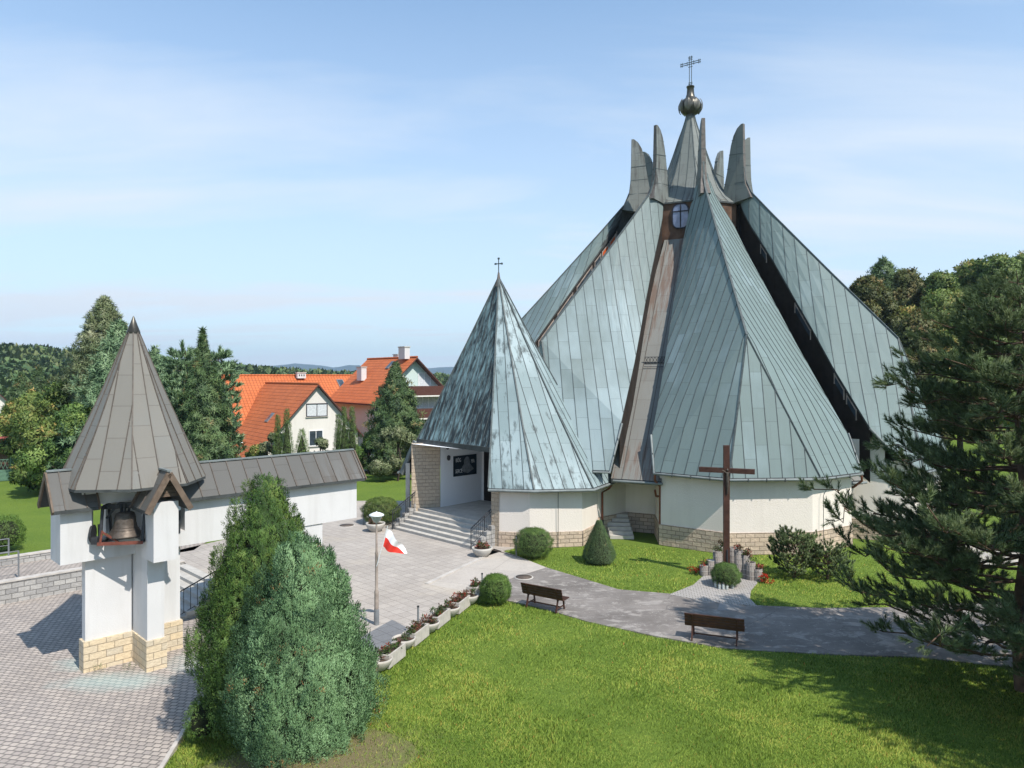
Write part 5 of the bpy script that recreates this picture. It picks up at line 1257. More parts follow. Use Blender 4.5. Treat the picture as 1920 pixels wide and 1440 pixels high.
# C: tall house at the right
fC = P(775, 672, 74.0); zrC = fC.z-zg; rC = R(90-142+180)
tC, rfC = gable_house('balcony_house', 'tall white house with orange roof, brown balconies and white chimneys', (fC.x, fC.y, zg), rC, 9.5, 9.0, zrC-4.2, zrC, wall='pale', ov=.8)
for z, h in ((zrC-3.3, .95), (zrC-5.6, .95)):
    mb = MB(); mb.box((-.75, .2, z-.55), (1.5, 7.6, .14), 0, M['cream']); mb.box((-1.46, .2, z), (.08, 7.6, h), 0, M['ironbrown'])
    for s in (-1, 1): mb.box((-.72, .2+s*3.78, z), (1.4, .06, h), 0, M['ironbrown'])
    mb.build('balcony', None, tC, world=False)
window(tC, (0, -1.3, zrC-2.2), (-1, 0, 0), 1.5, 1.5, bars=1, curtain=True); window(tC, (0, -1.8, zrC-4.35), (-1, 0, 0), 2.9, 1.6, bars=3, curtain=True); window(tC, (0, -1.8, zrC-6.7), (-1, 0, 0), 2.9, 1.5, bars=2)
window(tC, (0, 2.4, zrC-4.5), (-1, 0, 0), 1.0, 2.0, bars=0)
mb = MB(); mb.bar((-.35, 1.6, zrC-3.2), (-.35, 1.6, zrC-1.7), .5, .4, M['cream'], up=(1, 0, 0)); mb.build('pilaster', None, tC, world=False)
chimney(rfC, (1.2, .4, zrC+.55), (1.3, .6, 1.2)); chimney(rfC, (6.5, 2.6, zrC-1.6), (1.1, .6, 1.4)); chimney(rfC, (4.4, -.6, zrC+.1), (1.0, .5, .7))
slC = 4.2/4.5; skylight(rfC, (3.3, .9, zrC-.9*slC+.2), Matrix.Rotation(math.atan(-slC), 3, 'X'))
window(tC, (2.4, 4.2, zrC-8.6), (0, 1, 0), 1.2, 1.5, bars=1)
# far left house
fD = P(-22, 722, 95); tD, rfD = gable_house('cream_house', 'cream house with a small white window at the left edge among the trees', (fD.x, fD.y, zg), R(90-142+180), 9, 9.5, fD.z-zg-5.0, fD.z-zg, wall='cream', tile='tile_red'); window(tD, (0, -2.4, fD.z-zg-5.0), (-1, 0, 0), 1.3, 1.5)
chimney(rfD, (.4, -3.1, fD.z-zg-1.8), (1.6, .8, 2.0), 'cream')
# red shed
sh = empty('red_roofed_shed', P(25, 868, 62), 0, 'low shed with a dull red roof behind the green fence at the left edge', 'shed'); sh.location.z = 0
mb = MB(); mb.box((0, 1, .9), (7, 4, 1.8), R(10), M['drum']); mb.build('wall', None, sh, world=False); mb = MB(); slope(mb, [(-4, 3.2, 2.5), (3.6, 4.0, 2.5), (4.0, -1.2, 1.7), (-3.6, -2.0, 1.7)], M['tile_red'], th=.1); mb.build('roof', None, sh, world=False)
# fences
def fence(name, label, p, q, h, mat, n, lattice=False, cat='fence'):
    t = empty(name, (Vector(p)+Vector(q))/2, 0, label, cat); p, q = Vector(p), Vector(q); up = Vector((0, 0, 1)); mb = MB()
    for f in (.12, h-.05): mb.bar(p+up*f, q+up*f, .04, .05, M[mat])
    k = int((q-p).length/.12)
    if lattice:
        for i in range(int((q-p).length/.25)): a = p.lerp(q, i*.25/(q-p).length); b = p.lerp(q, (i+1)*.25/(q-p).length); mb.bar(a+up*(h*.55), b+up*h, .03, .03, M[mat]); mb.bar(b+up*(h*.55), a+up*h, .03, .03, M[mat])
        mb.bar(p+up*h*.27, q+up*h*.27, .03, h*.5, M[mat])
    else:
        for i in range(k): a = p.lerp(q, (i+.5)/k); mb.bar(a+up*.1, a+up*h, .03, .03, M[mat])
    mb.build('bars', None, t)
    for i in range(n+1): mb = MB(); a = p.lerp(q, i/n); mb.bar(a, a+up*(h+.08), .08, .08, M[mat]); mb.build('post', None, t)
fence('garden_fence', 'green lattice fence along the far grass at the left edge', G(-40, 906), G(78, 897), 1.7, 'greenpaint', 4, True)
fence('garden_fence', 'dark iron garden fence along the road in front of the pale bush', G(722, 868), G(765, 863), 1.4, 'iron', 3)
fence('garden_fence', 'grey wooden garden fence in front of the white gabled house', G(578, 858), G(640, 848), 1.5, 'steel', 4)
lp = lamp_post(P(449, 862, 52), 3.3, 'white lamp post beside the tall spruce in front of the houses'); lp.location.z = 0
# ------------------------------------------------------------ plants
def C_(*a): return a
M['thuja'] = foliage('thuja_foliage', [(0, (0.038, 0.084, 0.020)), (.5, (0.096, 0.181, 0.038)), (.93, (0.181, 0.265, 0.064)), (1, (0.360, 0.233, 0.126))], .2)
M['juniper'] = foliage('juniper_foliage', [(0, (0.068, 0.132, 0.060)), (.5, (0.171, 0.297, 0.135)), (.955, (0.296, 0.452, 0.233)), (.965, (0.296, 0.165, 0.065)), (1, (0.364, 0.213, 0.088))], .25)
M['pine'] = foliage('pine_needles', [(0, (0.045, 0.075, 0.030)), (.5, (0.12, 0.17, 0.066)), (.9, (0.22, 0.265, 0.115)), (.96, (0.27, 0.28, 0.13)), (1, (0.30, 0.16, 0.08))], .2)
M['spruce'] = foliage('spruce_needles', [(0, (0.029, 0.059, 0.025)), (.5, (0.080, 0.139, 0.051)), (.93, (0.154, 0.213, 0.080)), (1, (0.323, 0.189, 0.088))], .15)
M['bluepine'] = foliage('grey_green_needles', [(0, (0.059, 0.112, 0.059)), (.5, (0.146, 0.235, 0.117)), (1, (0.293, 0.397, 0.220))], .15)
M['leaf'] = foliage('broad_leaves', [(0, (0.045, 0.085, 0.024)), (.45, (0.113, 0.178, 0.041)), (.8, (0.216, 0.260, 0.069)), (1, (0.409, 0.295, 0.102))], .25)
M['autumn'] = foliage('turning_leaves', [(0, (0.035, 0.05, 0.015)), (.45, (0.095, 0.115, 0.035)), (.8, (0.17, 0.145, 0.055)), (1, (0.32, 0.21, 0.10))], .25)
M['bush'] = foliage('clipped_bush', [(0, (0.046, 0.089, 0.024)), (.5, (0.105, 0.186, 0.046)), (1, (0.232, 0.316, 0.084))], .2)
M['brightbush'] = foliage('bright_thuja', [(0, (0.056, 0.112, 0.027)), (.5, (0.122, 0.216, 0.042)), (1, (0.243, 0.346, 0.075))], .25)
M['palebush'] = foliage('pale_bush', [(0, (0.074, 0.104, 0.046)), (.5, (0.179, 0.223, 0.104)), (1, (0.388, 0.403, 0.254))], .25)
M['core'] = plain('core_shade', (0.018, 0.022, 0.010), 0.95, var=0.5, sc=8)  # near-black solid fill behind the leaves; inner shade put into the colour

def spray_tpl(n, L, w_, rg, curl=.35):
    """flame-shaped spray of scale leaves growing along +z"""
    V = []
    for i in range(n):
        t = (i+rg.random())/n; z = L*t; r = w_*math.sin(math.pi*min(1, t*.8+.15)); a = rg.random()*6.28
        o = np.array([math.cos(a)*r*rg.random(), math.sin(a)*r*rg.random(), z]); d = np.array([math.cos(a)*curl, math.sin(a)*curl, 1.0]); d /= np.linalg.norm(d)
        s = np.cross(d, rg.normal(size=3)); s /= np.linalg.norm(s); wl = w_*.35; ll = L*.30
        V += [o-s*wl/2, o+s*wl/2, o+d*ll]
    return np.array(V), np.arange(3*n).reshape(n, 3)

def plume_tree(name, label, cat, base, H, prof, mat, nplume, nsp, seed, plume=(.85, .19), spray=(.16, .05, 9), lean=.28, group=None, red=None, top=None, squash=(1, 1), zb=.05, tips=None):
    """dense upright conifer: plumes on an envelope, each covered with sprays. prof: (z fraction, radius)"""
    rg = np.random.default_rng(seed); t = empty(name, base, 0, label, cat, group)
    pz, pr = [p[0] for p in prof], [p[1] for p in prof]
    rad = lambda f: np.interp(f, pz, pr)
    # sample plumes with density ~ radius
    gz = np.linspace(0, 1, 400); cw = np.cumsum(rad(gz)+.10*max(pr)); cw /= cw[-1]; f = np.interp((np.arange(nplume)+.5)/nplume, cw, gz); a = np.arange(nplume)*2.399963+rg.normal(size=nplume)*.12
    P0 = []; D = []; LL = []
    for fi, ai in zip(f, a):
        L = plume[0]*rg.uniform(.5, 1.5); r = rad(fi)*rg.uniform(.80, 1.12)*(1+(.11*math.sin(ai*3+fi*7+seed)+.08*math.sin(ai*5-fi*12))*(1-fi*.5)); z = max(zb, fi*H-L*.55)
        P0.append((math.cos(ai)*r*squash[0], math.sin(ai)*r*squash[1], z)); ln = lean*rg.uniform(.3, 1.2)*(1-fi*.75); D.append((math.cos(ai)*ln+rg.normal()*.07, math.sin(ai)*ln+rg.normal()*.07, 1)); LL.append(L*(1-.25*fi))
    P0, D, LL = np.array(P0), np.array(D), np.array(LL)
    for tx, ty, ft in (tips or []):
        m_ = (f > ft) & (rg.random(nplume) < 1/len(tips)); g_ = (f[m_]-ft)/(1-ft); P0[m_, 0] += tx*(.6+.4*g_); P0[m_, 1] += ty*(.6+.4*g_)
    if True: pass
    D = D*1.0; D /= np.linalg.norm(D, axis=1, keepdims=True)
    N = nplume*nsp; k = np.repeat(np.arange(nplume), nsp); u = rg.random(N)**.8; ang = rg.random(N)*6.28
    Fm = frames(D, rg); pw = plume[1]*(.35+.9*np.sin(np.pi*np.clip(u*.85+.12, 0, 1)))*rg.uniform(.75, 1.1, N)
    pos = P0[k]+D[k]*(u*LL[k])[:, None]+Fm[k][:, :, 0]*(np.cos(ang)*pw)[:, None]+Fm[k][:, :, 1]*(np.sin(ang)*pw)[:, None]
    d = D[k]+.45*(Fm[k][:, :, 0]*np.cos(ang)[:, None]+Fm[k][:, :, 1]*np.sin(ang)[:, None])+rg.normal(size=(N, 3))*.16
    pt = rg.uniform(.05, .85, nplume); tint = np.clip(pt[k]+rg.normal(size=N)*.13, 0, .94)
    if red is not None: rd = rg.random(nplume) < red; hit = rd[k] & (rg.random(N) < .35) & (u > .35) & (u < .62); tint = np.where(hit, 1.0, tint)
    TV, TF = spray_tpl(spray[2], spray[0], spray[1], rg)
    V, Fc, T = scatter(TV, TF, pos, frames(d, rg), rg.uniform(.7, 1.25, N), tint)
    fast('foliage', V, Fc, M[mat], T, parent=t, world=False, nrm=.55*(Fm[k][:, :, 0]*np.cos(ang)[:, None]+Fm[k][:, :, 1]*np.sin(ang)[:, None])+.7*P0[k]*np.array([1, 1, 0])/np.maximum(np.linalg.norm(P0[k][:, :2], axis=1, keepdims=True), .1)+np.array([0, 0, .45]))
    mb = MB(); cp = [(max(.01, rad(x)*.80), max(.02, x*H*.93)) for x in np.linspace(0, 1, 14)]; mb.lathe(cp, (0, 0, 0), 18, M['core']); o = mb.build('dark_core', None, t, world=False); o.scale = (squash[0], squash[1], 1)
    mb = MB(); mb.tube([(0, 0, -.3), (0, 0, H*.4)], [.10, .05], M['bark'], 8); mb.build('trunk', None, t, world=False)
    return t
jb = G(568, 1405, -.42)
plume_tree('juniper', 'dense blue-green juniper with brown flecks, in front of the darker conifer', 'juniper', (jb.x, jb.y, -.50), 4.75,
    [(0, 1.0), (.06, 1.28), (.22, 1.46), (.42, 1.40), (.60, 1.16), (.74, .88), (.86, .56), (1, .16)], 'juniper', 400, 120, 5, plume=(.85, .15), spray=(.125, .05, 10), lean=.30, red=.10, squash=(.90, .85), tips=[(-.22, 0, .72), (.30, .05, .70), (.0, -.2, .66)])
tb = Vector((-6.02, 17.6, -.55))
plume_tree('thuja', 'tall dark green thuja with two tips behind the blue-green juniper', 'thuja', tb, 6.0,
    [(0, .95), (.15, 1.30), (.36, 1.38), (.55, 1.16), (.72, .86), (.86, .52), (.95, .26), (1, .08)], 'thuja', 420, 110, 6, plume=(.8, .14), spray=(.115, .048, 10), lean=.18, squash=(.97, .9), tips=[(-.28, 0, .80), (.16, .05, .78)])
# round and conical small bushes
def ball(name, label, cat, base, rx, rz_, mat, n, seed, flat=.92, cone=False, group=None, spray=(.09, .03, 7)):
    rg = np.random.default_rng(seed); t = empty(name, base, 0, label, cat, group)
    d = rg.normal(size=(n, 3)); d /= np.linalg.norm(d, axis=1, keepdims=True); d[:, 2] = np.where(d[:, 2] < -.72, -d[:, 2], d[:, 2])
    lump = 1+.07*np.sin(d[:, 0]*7+seed)*np.sin(d[:, 1]*6+1)+.05*np.sin(d[:, 2]*11)
    if cone:
        u = rg.random(n)**1.35; a = rg.random(n)*6.283; rr = rx*(np.interp(u, [0, .12, .35, .7, 1], [.80, 1, .86, .42, .05]))*rg.uniform(.88, 1.04, n)*(1+.05*np.sin(a*5+u*9)); pos = np.stack([np.cos(a)*rr, np.sin(a)*rr, u*rz_*1.0+.04], 1); dd = np.stack([np.cos(a)*.8, np.sin(a)*.8, np.full(n, .8)], 1)
    else:
        sc = rg.uniform(.86, 1.0, n)*lump; pos = d*sc[:, None]*np.array([rx, rx, rz_*.5])+np.array([0, 0, rz_*.5]); dd = d+np.array([0, 0, .35])
    pos[:, 2] = np.maximum(pos[:, 2], .03)
    cl = .45+.22*np.sin(pos[:, 0]*13+seed)*np.sin(pos[:, 1]*11)*np.sin(pos[:, 2]*12+1); tint = np.clip(cl+rg.normal(size=n)*.16, 0, 1)
    TV, TF = spray_tpl(spray[2], spray[0], spray[1], rg, .6); V, Fc, T = scatter(TV, TF, pos, frames(dd+rg.normal(size=(n, 3))*.3, rg), rg.uniform(.7, 1.2, n), tint)
    fast('foliage', V, Fc, M[mat], T, parent=t, world=False, nrm=dd); mb = MB()
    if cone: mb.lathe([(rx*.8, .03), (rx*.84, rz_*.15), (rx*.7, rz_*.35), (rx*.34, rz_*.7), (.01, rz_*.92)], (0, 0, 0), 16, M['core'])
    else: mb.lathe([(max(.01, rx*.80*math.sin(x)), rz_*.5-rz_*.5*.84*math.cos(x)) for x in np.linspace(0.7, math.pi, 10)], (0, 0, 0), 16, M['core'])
    if rx > .25: mb.build('dark_core', None, t, world=False)
    return t
ball('round_bush', 'clipped round dark bush against the stone base of the porch', 'bush', G(1000, 1046), .80, 1.28, 'bush', 7500, 1)
ball('dwarf_spruce', 'small cone-shaped dwarf spruce on the lawn by the side steps', 'dwarf spruce', G(1123, 1055), .66, 1.72, 'spruce', 8500, 2, cone=True)
ball('round_bush', 'bright green round thuja bush between the planter row and the left bench', 'bush', G(929, 1131), .50, .96, 'brightbush', 5500, 3, spray=(.10, .034, 7))
ball('round_bush', 'round dark bush in front of the wooden cross', 'bush', G(1361, 1100), .50, .84, 'bush', 4500, 4)
ball('leafy_shrub', 'leafy dark shrub behind the big bowl planter left of the porch steps', 'shrub', G(714, 982), .95, 1.35, 'leaf', 5000, 8, spray=(.13, .06, 7))
ball('leafy_shrub', 'yellow green shrub standing at the left frame edge on the far grass', 'shrub', G(2, 1035), .9, 1.6, 'brightbush', 2200, 9, spray=(.14, .06, 7))
ball('leafy_shrub', 'small yellow green sapling at the foot of the dark conifer by the yard edge', 'shrub', Vector((-7.3, 17.0, -.6)), .34, .95, 'brightbush', 500, 10, spray=(.12, .06, 7))

for lb, q in (('straggly weed tuft at the left corner of the bell tower base', G(186, 1259, YARD)), ('straggly weed tuft in the paving below the inner corner of the tower', G(241, 1257, YARD))):
    ball('weed_tuft', lb, 'weed', q, .12, .12, 'palebush', 45, 33, spray=(.11, .035, 5))
# needle trees with real branches
def tuft_tpl(n, stem, L, W_, rg):
    V = []
    for i in range(n):
        t = rg.random(); z = stem*t; a = rg.random()*6.283; tilt = rg.uniform(.35, .95)*(1-.35*t)
        d = np.array([math.cos(a)*math.sin(tilt), math.sin(a)*math.sin(tilt), math.cos(tilt)]); s = np.cross(d, rg.normal(size=3)); s /= np.linalg.norm(s); o = np.array([0, 0, z])
        V += [o-s*W_/2, o+s*W_/2, o+d*L*rg.uniform(.75, 1.1)]
    return np.array(V), np.arange(3*n).reshape(n, 3)
def pine(name, label, cat, base, H, RL, seed, mat='pine', whorl=.5, nb=5, tuft=(46, .16, .13, .011), tw=.42, z0=.12, group=None, droop=-.05, up=.35, prof=None, limit=None, side=None, bark='bark', dens=1.0, tr=.16):
    rg = np.random.default_rng(seed); t = empty(name, base, 0, label, cat, group)
    mb = MB(); bend = [(rg.normal()*.05*i, rg.normal()*.05*i, H*i/6) for i in range(7)]; bend[0] = (0, 0, -.2)
    mb.tube(bend, [tr*(1-i/6.3) for i in range(7)], M[bark], 10); mb.build('trunk', None, t, world=False)
    lm = MB(); PP = []; DD = []; TT = []; z = H*z0
    prof = prof or [(0, .55), (.12, .95), (.3, 1.0), (.55, .78), (.8, .42), (1, .08)]
    while z < H*.985:
        f = z/H; R_ = RL*np.interp(f, [p[0] for p in prof], [p[1] for p in prof]); a0 = rg.random()*6.28
        for k in range(nb):
            a = a0+k*2*math.pi/nb+rg.normal()*.22; L = R_*rg.uniform(.72, 1.1)
            if side: L *= side(a, f)
            if L < .1: continue
            o = np.array([math.cos(a), math.sin(a), 0]); c0 = np.array([0, 0, z+rg.normal()*.08]); n = max(4, int(L/.35)); pts_ = []
            for i in range(n+1): s = i/n; pts_.append(c0+o*L*s+np.array([0, 0, droop*L*s*(1.6-s)+up*L*s*s*.6])+rg.normal(size=3)*.03*L*s)
            lm.tube(pts_, [max(.008, .030*L/3*(1-s/n*.8)+.006) for s in range(n+1)], M[bark], 5, caps=False)
            # side twigs
            m_ = max(3, int(L*5.2*dens))
            for j in range(m_):
                s = .22+.78*(j+rg.random())/m_; i = min(n-1, int(s*n)); p = pts_[i]+(pts_[i+1]-pts_[i])*(s*n-i); dl = pts_[i+1]-pts_[i]; dl /= np.linalg.norm(dl)
                sd_ = np.cross(dl, [0, 0, 1]); sd_ /= max(.01, np.linalg.norm(sd_)); sg = 1 if j % 2 else -1; tl = tw*L**.5*.75*(1.15-s)*rg.uniform(.6, 1.2)+.12
                td = dl*.75+sd_*sg*rg.uniform(.5, 1)+np.array([0, 0, rg.uniform(.05, .5)]); td /= np.linalg.norm(td)
                e = p+td*tl; 
                if tl > .3 and dens > .5: lm.tube([p, p+td*tl*.5+np.array([0, 0, -.01]), e], [.010, .008, .005], M[bark], 4, caps=False)
                q = max(1, int(tl/.15))
                for v in range(q+1): PP.append(p+td*tl*(.25+.75*v/max(1, q))); DD.append(td*.8+np.array([0, 0, .45])+rg.normal(size=3)*.25); TT.append(rg.uniform(.1, .85))
            for v in range(3): PP.append(pts_[-1]+rg.normal(size=3)*.05); DD.append(pts_[-1]-pts_[-2]+np.array([0, 0, .12])); TT.append(rg.uniform(.4, .9))
        z += whorl*rg.uniform(.75, 1.2)*(1-.45*f)
    for v in range(6): PP.append(np.array([0, 0, H*(.96+.01*v)])+rg.normal(size=3)*.03); DD.append(np.array([0, 0, 1.])); TT.append(.6)
    lm.build('limbs', None, t, world=False)
    PP, DD, TT = np.array(PP), np.array(DD), np.array(TT)
    lumpy = .22*np.sin(PP[:, 0]*2.1+seed)*np.sin(PP[:, 1]*2.3)*np.sin(PP[:, 2]*1.9); TT = np.clip(TT*.8+.08+lumpy, 0, .95); TT[rg.random(len(TT)) < .004] = .975
    TV, TF = tuft_tpl(tuft[0], tuft[1], tuft[2], tuft[3], rg)
    V, Fc, T = scatter(TV, TF, PP, frames(DD, rg), rg.uniform(.8, 1.25, len(PP)), TT)
    fast('needles', V, Fc, M[mat], T, parent=t, world=False, nrm=DD+np.array([0, 0, .7])+.5*PP*np.array([1, 1, 0])/np.maximum(np.linalg.norm(PP[:, :2], axis=1, keepdims=True), .1), gm=.8); return t
# the big pine at the right edge of the photo
pb = Vector((13.0, 18.3, 0))
def big_side(a, f):
    return 1.0
pine('big_pine', 'large dark pine with spreading limbs at the right edge, shading the lawn', 'pine', pb, 10.6, 5.0, 21, nb=5, whorl=.47, tuft=(56, .22, .16, .015), tw=.66, z0=.09, dens=1.1,
     prof=[(0, .6), (.1, .92), (.2, .98), (.36, .94), (.47, .74), (.6, .62), (.72, .60), (.85, .42), (.94, .26), (1, .05)], tr=.19, up=.30, droop=-.10)
pine('shade_pine', 'pine standing just outside the right edge whose shadow falls on the near lawn', 'pine', Vector((14.6, 12.4, 0)), 10.5, 4.2, 23, nb=6, whorl=.6, tuft=(40, .22, .16, .02), tw=.66, z0=.12, dens=.9, tr=.19, up=.30, droop=-.10)
# dwarf mountain pines by the church wall
pine('dwarf_pine', 'low spreading dwarf pine on the lawn before the front church wall', 'dwarf pine', G(1488, 1082), 1.55, .92, 31, nb=6, whorl=.2, tuft=(60, .12, .10, .016), tw=.5, dens=1.2, z0=.12, group='dwarf pines by the church wall', prof=[(0, .8), (.3, 1.0), (.6, .95), (1, .5)], up=.7, droop=0, tr=.06)
pine('dwarf_pine', 'second dwarf pine, right of the first, near the corner of the front wall', 'dwarf pine', G(1552, 1086), 1.1, .85, 32, nb=6, whorl=.2, tuft=(60, .12, .10, .016), tw=.5, dens=1.2, z0=.12, group='dwarf pines by the church wall', prof=[(0, .8), (.3, 1.0), (.6, .9), (1, .5)], up=.7, droop=0, tr=.06)

# farther trees: spruces built of shelves of clumps
def spruce(name, label, cat, base, H, RL, n, seed, mat='spruce', clump=.42, prof=None, group=None, open_=.0, trunk=True, sx=1.0):
    rg = np.random.default_rng(seed); t = empty(name, base, 0, label, cat, group)
    prof = prof or [(0, .9), (.08, 1), (.5, .62), (.8, .28), (1, .02)]
    f = 1-rg.random(n)**.62; f = rg.random(n)
    keep = rg.random(n) < np.interp(f, [p[0] for p in prof], [p[1] for p in prof])+.08; f = f[keep]; n = len(f)
    a = rg.random(n)*6.283; lay = H/ max(6, int(H/.75)); ph = (f*H/lay) % 1.0
    br = 1+.22*np.sin(a*5+np.floor(f*H/lay)*2.1)+.14*np.sin(a*9+np.floor(f*H/lay)*1.3)
    R_ = RL*np.interp(f, [p[0] for p in prof], [p[1] for p in prof])*br*(1-.32*ph)*rg.uniform(.62, 1.03, n)
    pos = np.stack([np.cos(a)*R_*sx, np.sin(a)*R_, f*H-.10*R_+.1], 1); d = np.stack([np.cos(a), np.sin(a), np.full(n, .15)], 1)+rg.normal(size=(n, 3))*.35
    sp = .5+.25*np.sin(a*3+f*9)*np.sin(f*17); tint = np.clip(sp+rg.normal(size=n)*.2, 0, .97)
    TV, TF = leaf_tpl(16, clump*.62, clump*.16, clump*.35, rg, .3)
    V, Fc, T = scatter(TV, TF, pos, frames(d, rg), rg.uniform(.7, 1.25, n), tint); fast('needles', V, Fc, M[mat], T, parent=t, world=False, nrm=d+np.array([0, 0, .5]))
    mb = MB(); mb.tube([(0, 0, -.3), (0, 0, H*.97)], [max(.1, H*.016), .02], M['dark_bark'], 7); mb.build('trunk', None, t, world=False); return t
def crown_tree(name, label, cat, base, H, blobs, n, mat, seed, leaf=.32, group=None, hb=.25, w_=None, trunk='dark_bark'):
    """broad crown: leaf clumps over many small blobs filling an uneven crown"""
    rg = np.random.default_rng(seed); t = empty(name, base, 0, label, cat, group); w_ = w_ or H*.36
    B = []
    for i in range(blobs):
        u = rg.random()**.8; a = rg.random()*6.283; env = math.sin(math.pi*min(1, .16+u*.86))**.7; rr = w_*env*math.sqrt(rg.random())*.9
        B.append((math.cos(a)*rr, math.sin(a)*rr, H*(hb+(1-hb)*.93*u), rg.uniform(.16, .30)*w_))
    B = np.array(B); k = rg.integers(0, blobs, n); d = rg.normal(size=(n, 3)); d /= np.linalg.norm(d, axis=1, keepdims=True); d[:, 2] = d[:, 2]*.8+.12
    pos = B[k, :3]+d*(B[k, 3]*rg.uniform(.55, 1.12, n))[:, None]; bt = rg.uniform(.2, .8, blobs); tint = np.clip(bt[k]+rg.normal(size=n)*.17, 0, 1)
    TV, TF = leaf_tpl(14, leaf*.45, leaf*.34, leaf*.5, rg, .2)
    V, Fc, T = scatter(TV, TF, pos, frames(d+rg.normal(size=(n, 3))*.5, rg), rg.uniform(.7, 1.3, n), tint); fast('crown', V, Fc, M[mat], T, parent=t, world=False, nrm=d+.5*(pos-np.array([0, 0, H*.5]))/H*2+np.array([0, 0, .2]))
    mb = MB(); mb.tube([(0, 0, -.3), (rg.normal()*.2, rg.normal()*.2, H*.4), (0, 0, H*.8)], [H*.022, H*.016, .03], M[trunk], 8)
    for i in range(min(blobs, 9)): b = B[i]; s0_ = (0, 0, b[2]*.55); mb.tube([s0_, (b[0]*.5, b[1]*.5, b[2]*.8), tuple(b[:3])], [H*.009, H*.006, .02], M[trunk], 5, caps=False)
    mb.build('trunk', None, t, world=False); return t
def at(px, Y, z=0): return Vector(((px-960)*Y/F, Y, z))
def Hof(py, Y): return CH-(py-HZ)*Y/F
# left group behind the bell tower
spruce('spruce', 'tall spruce with a thin bare tip right of the bell tower roof', 'spruce', at(380, 42), Hof(622, 42), 2.45, 6500, 41, clump=.34, prof=[(0, .85), (.1, 1.0), (.35, .86), (.58, .62), (.76, .36), (.87, .13), (1, .01)])
pine('pine', 'grey green pine whose crown shows left of the tall spruce tip', 'pine', at(342, 46), Hof(655, 46), 1.5, 42, mat='bluepine', nb=5, whorl=.8, tuft=(26, .35, .28, .05), tw=.8, z0=.2, dens=.5, prof=[(0, .8), (.3, 1), (.7, .85), (.92, .5), (1, .2)])
pine('pine', 'grey green pine whose crown shows right of the tall spruce tip', 'pine', at(412, 47), Hof(662, 47), 1.25, 43, mat='bluepine', nb=5, whorl=.8, tuft=(26, .35, .28, .05), tw=.8, z0=.2, dens=.5, prof=[(0, .8), (.3, 1), (.7, .85), (.92, .5), (1, .2)])
spruce('pine', 'big green pine directly left of and behind the bell tower roof', 'pine', at(222, 50), Hof(608, 50), 3.9, 7000, 44, 'bluepine', .46, prof=[(0, .95), (.15, 1.0), (.45, .80), (.7, .50), (.88, .26), (1, .05)])
spruce('birch', 'tall thin greyish birch rising above the pine beside the tower roof', 'birch', at(196, 56), Hof(560, 56), 2.7, 7000, 45, 'palebush', .42, prof=[(0, .5), (.4, .9), (.6, 1.0), (.78, .72), (.9, .42), (1, .08)])
spruce('pine', 'green pine filling the space behind the right side of the tower roof', 'pine', at(290, 52), Hof(655, 52), 2.6, 4200, 46, 'bluepine', .46, prof=[(0, .95), (.15, 1.0), (.5, .75), (.8, .4), (1, .05)])
for i, (px, Y, top, w_, kind, lb) in enumerate([(60, 60, 735, 3.6, 'leaf', 'yellow green bushy tree left of the pines near the cream house'), (118, 56, 722, 3.8, 'leaf', 'green bushy tree well left of the bell tower roof, before the wooded hill'), (20, 70, 770, 3.4, 'leaf', 'dark bushy tree in front of the cream house at the left edge'), (95, 50, 795, 2.6, 'leaf', 'dark green tree above the garden fence at the left'), (140, 48, 760, 2.8, 'bush', 'dark green bushy tree touching the left side of the bell tower roof')]):
    crown_tree('bushy_tree', lb, 'tree', at(px, Y), Hof(top, Y), 22, 2600, kind, 50+i, leaf=.36, w_=w_, hb=.12, group='trees left of the houses')
crown_tree('leafy_shrub', 'rounded shrub at the right end of the green fence', 'shrub', at(85, 53), Hof(858, 53), 10, 1100, 'leaf', 59, leaf=.25, w_=1.5, hb=.1)
spruce('spruce', 'small dark spruce on the slope below the wooded hill at the far left', 'spruce', at(40, 85), Hof(702, 85), 3.2, 2400, 60, clump=.55)
spruce('spruce', 'second small spruce on the slope, nearer the pines at the far left', 'spruce', at(72, 88), Hof(690, 88), 3.0, 2400, 61, clump=.55)
# by the houses
spruce('spruce', 'broad dark green fir in front of the balcony house', 'spruce', at(742, 60), Hof(690, 60)+.3, 2.75, 4600, 62, 'spruce', .42, prof=[(0, .8), (.12, 1.0), (.45, .86), (.75, .5), (1, .03)])
for i, (px, top, w_, Y) in enumerate([(521, 782, .32, 56), (538, 770, .40, 56), (634, 780, .28, 58), (645, 766, .38, 58), (660, 766, .42, 58)]):
    lb = ['slim dark thuja column, left one of the pair before the white house', 'slim thuja column, right and taller one of the pair before the white house', 'thinnest dark thuja, leftmost of the three at the right of the white house', 'middle slim thuja of the three at the right of the white house', 'right slim thuja of the three, beside the pale hedge'][i]
    ball('columnar_thuja', lb, 'thuja', at(px, Y), w_*1.25, Hof(top, Y), 'bush', 2000, 70+i, cone=True, group='slim thujas by the houses', spray=(.2, .07, 7))
ball('columnar_thuja', 'short yellow green thuja between the slim pairs before the white house', 'thuja', at(566, 56), .75, Hof(808, 56), 'brightbush', 1500, 77, cone=True, spray=(.2, .07, 7))
crown_tree('leafy_shrub', 'pale grey green bush left of the slim thuja pair', 'shrub', at(508, 58), Hof(812, 58), 8, 900, 'palebush', 78, leaf=.25, w_=1.1, hb=.1)
crown_tree('leafy_shrub', 'large pale green bush beside the road left of the porch', 'shrub', at(745, 55), Hof(800, 55), 16, 2600, 'palebush', 79, leaf=.26, w_=2.0, hb=.08)
crown_tree('leafy_shrub', 'low green hedge bush between the thujas and the dark fir', 'shrub', at(690, 59), Hof(815, 59), 12, 1600, 'brightbush', 80, leaf=.26, w_=2.0, hb=.08)
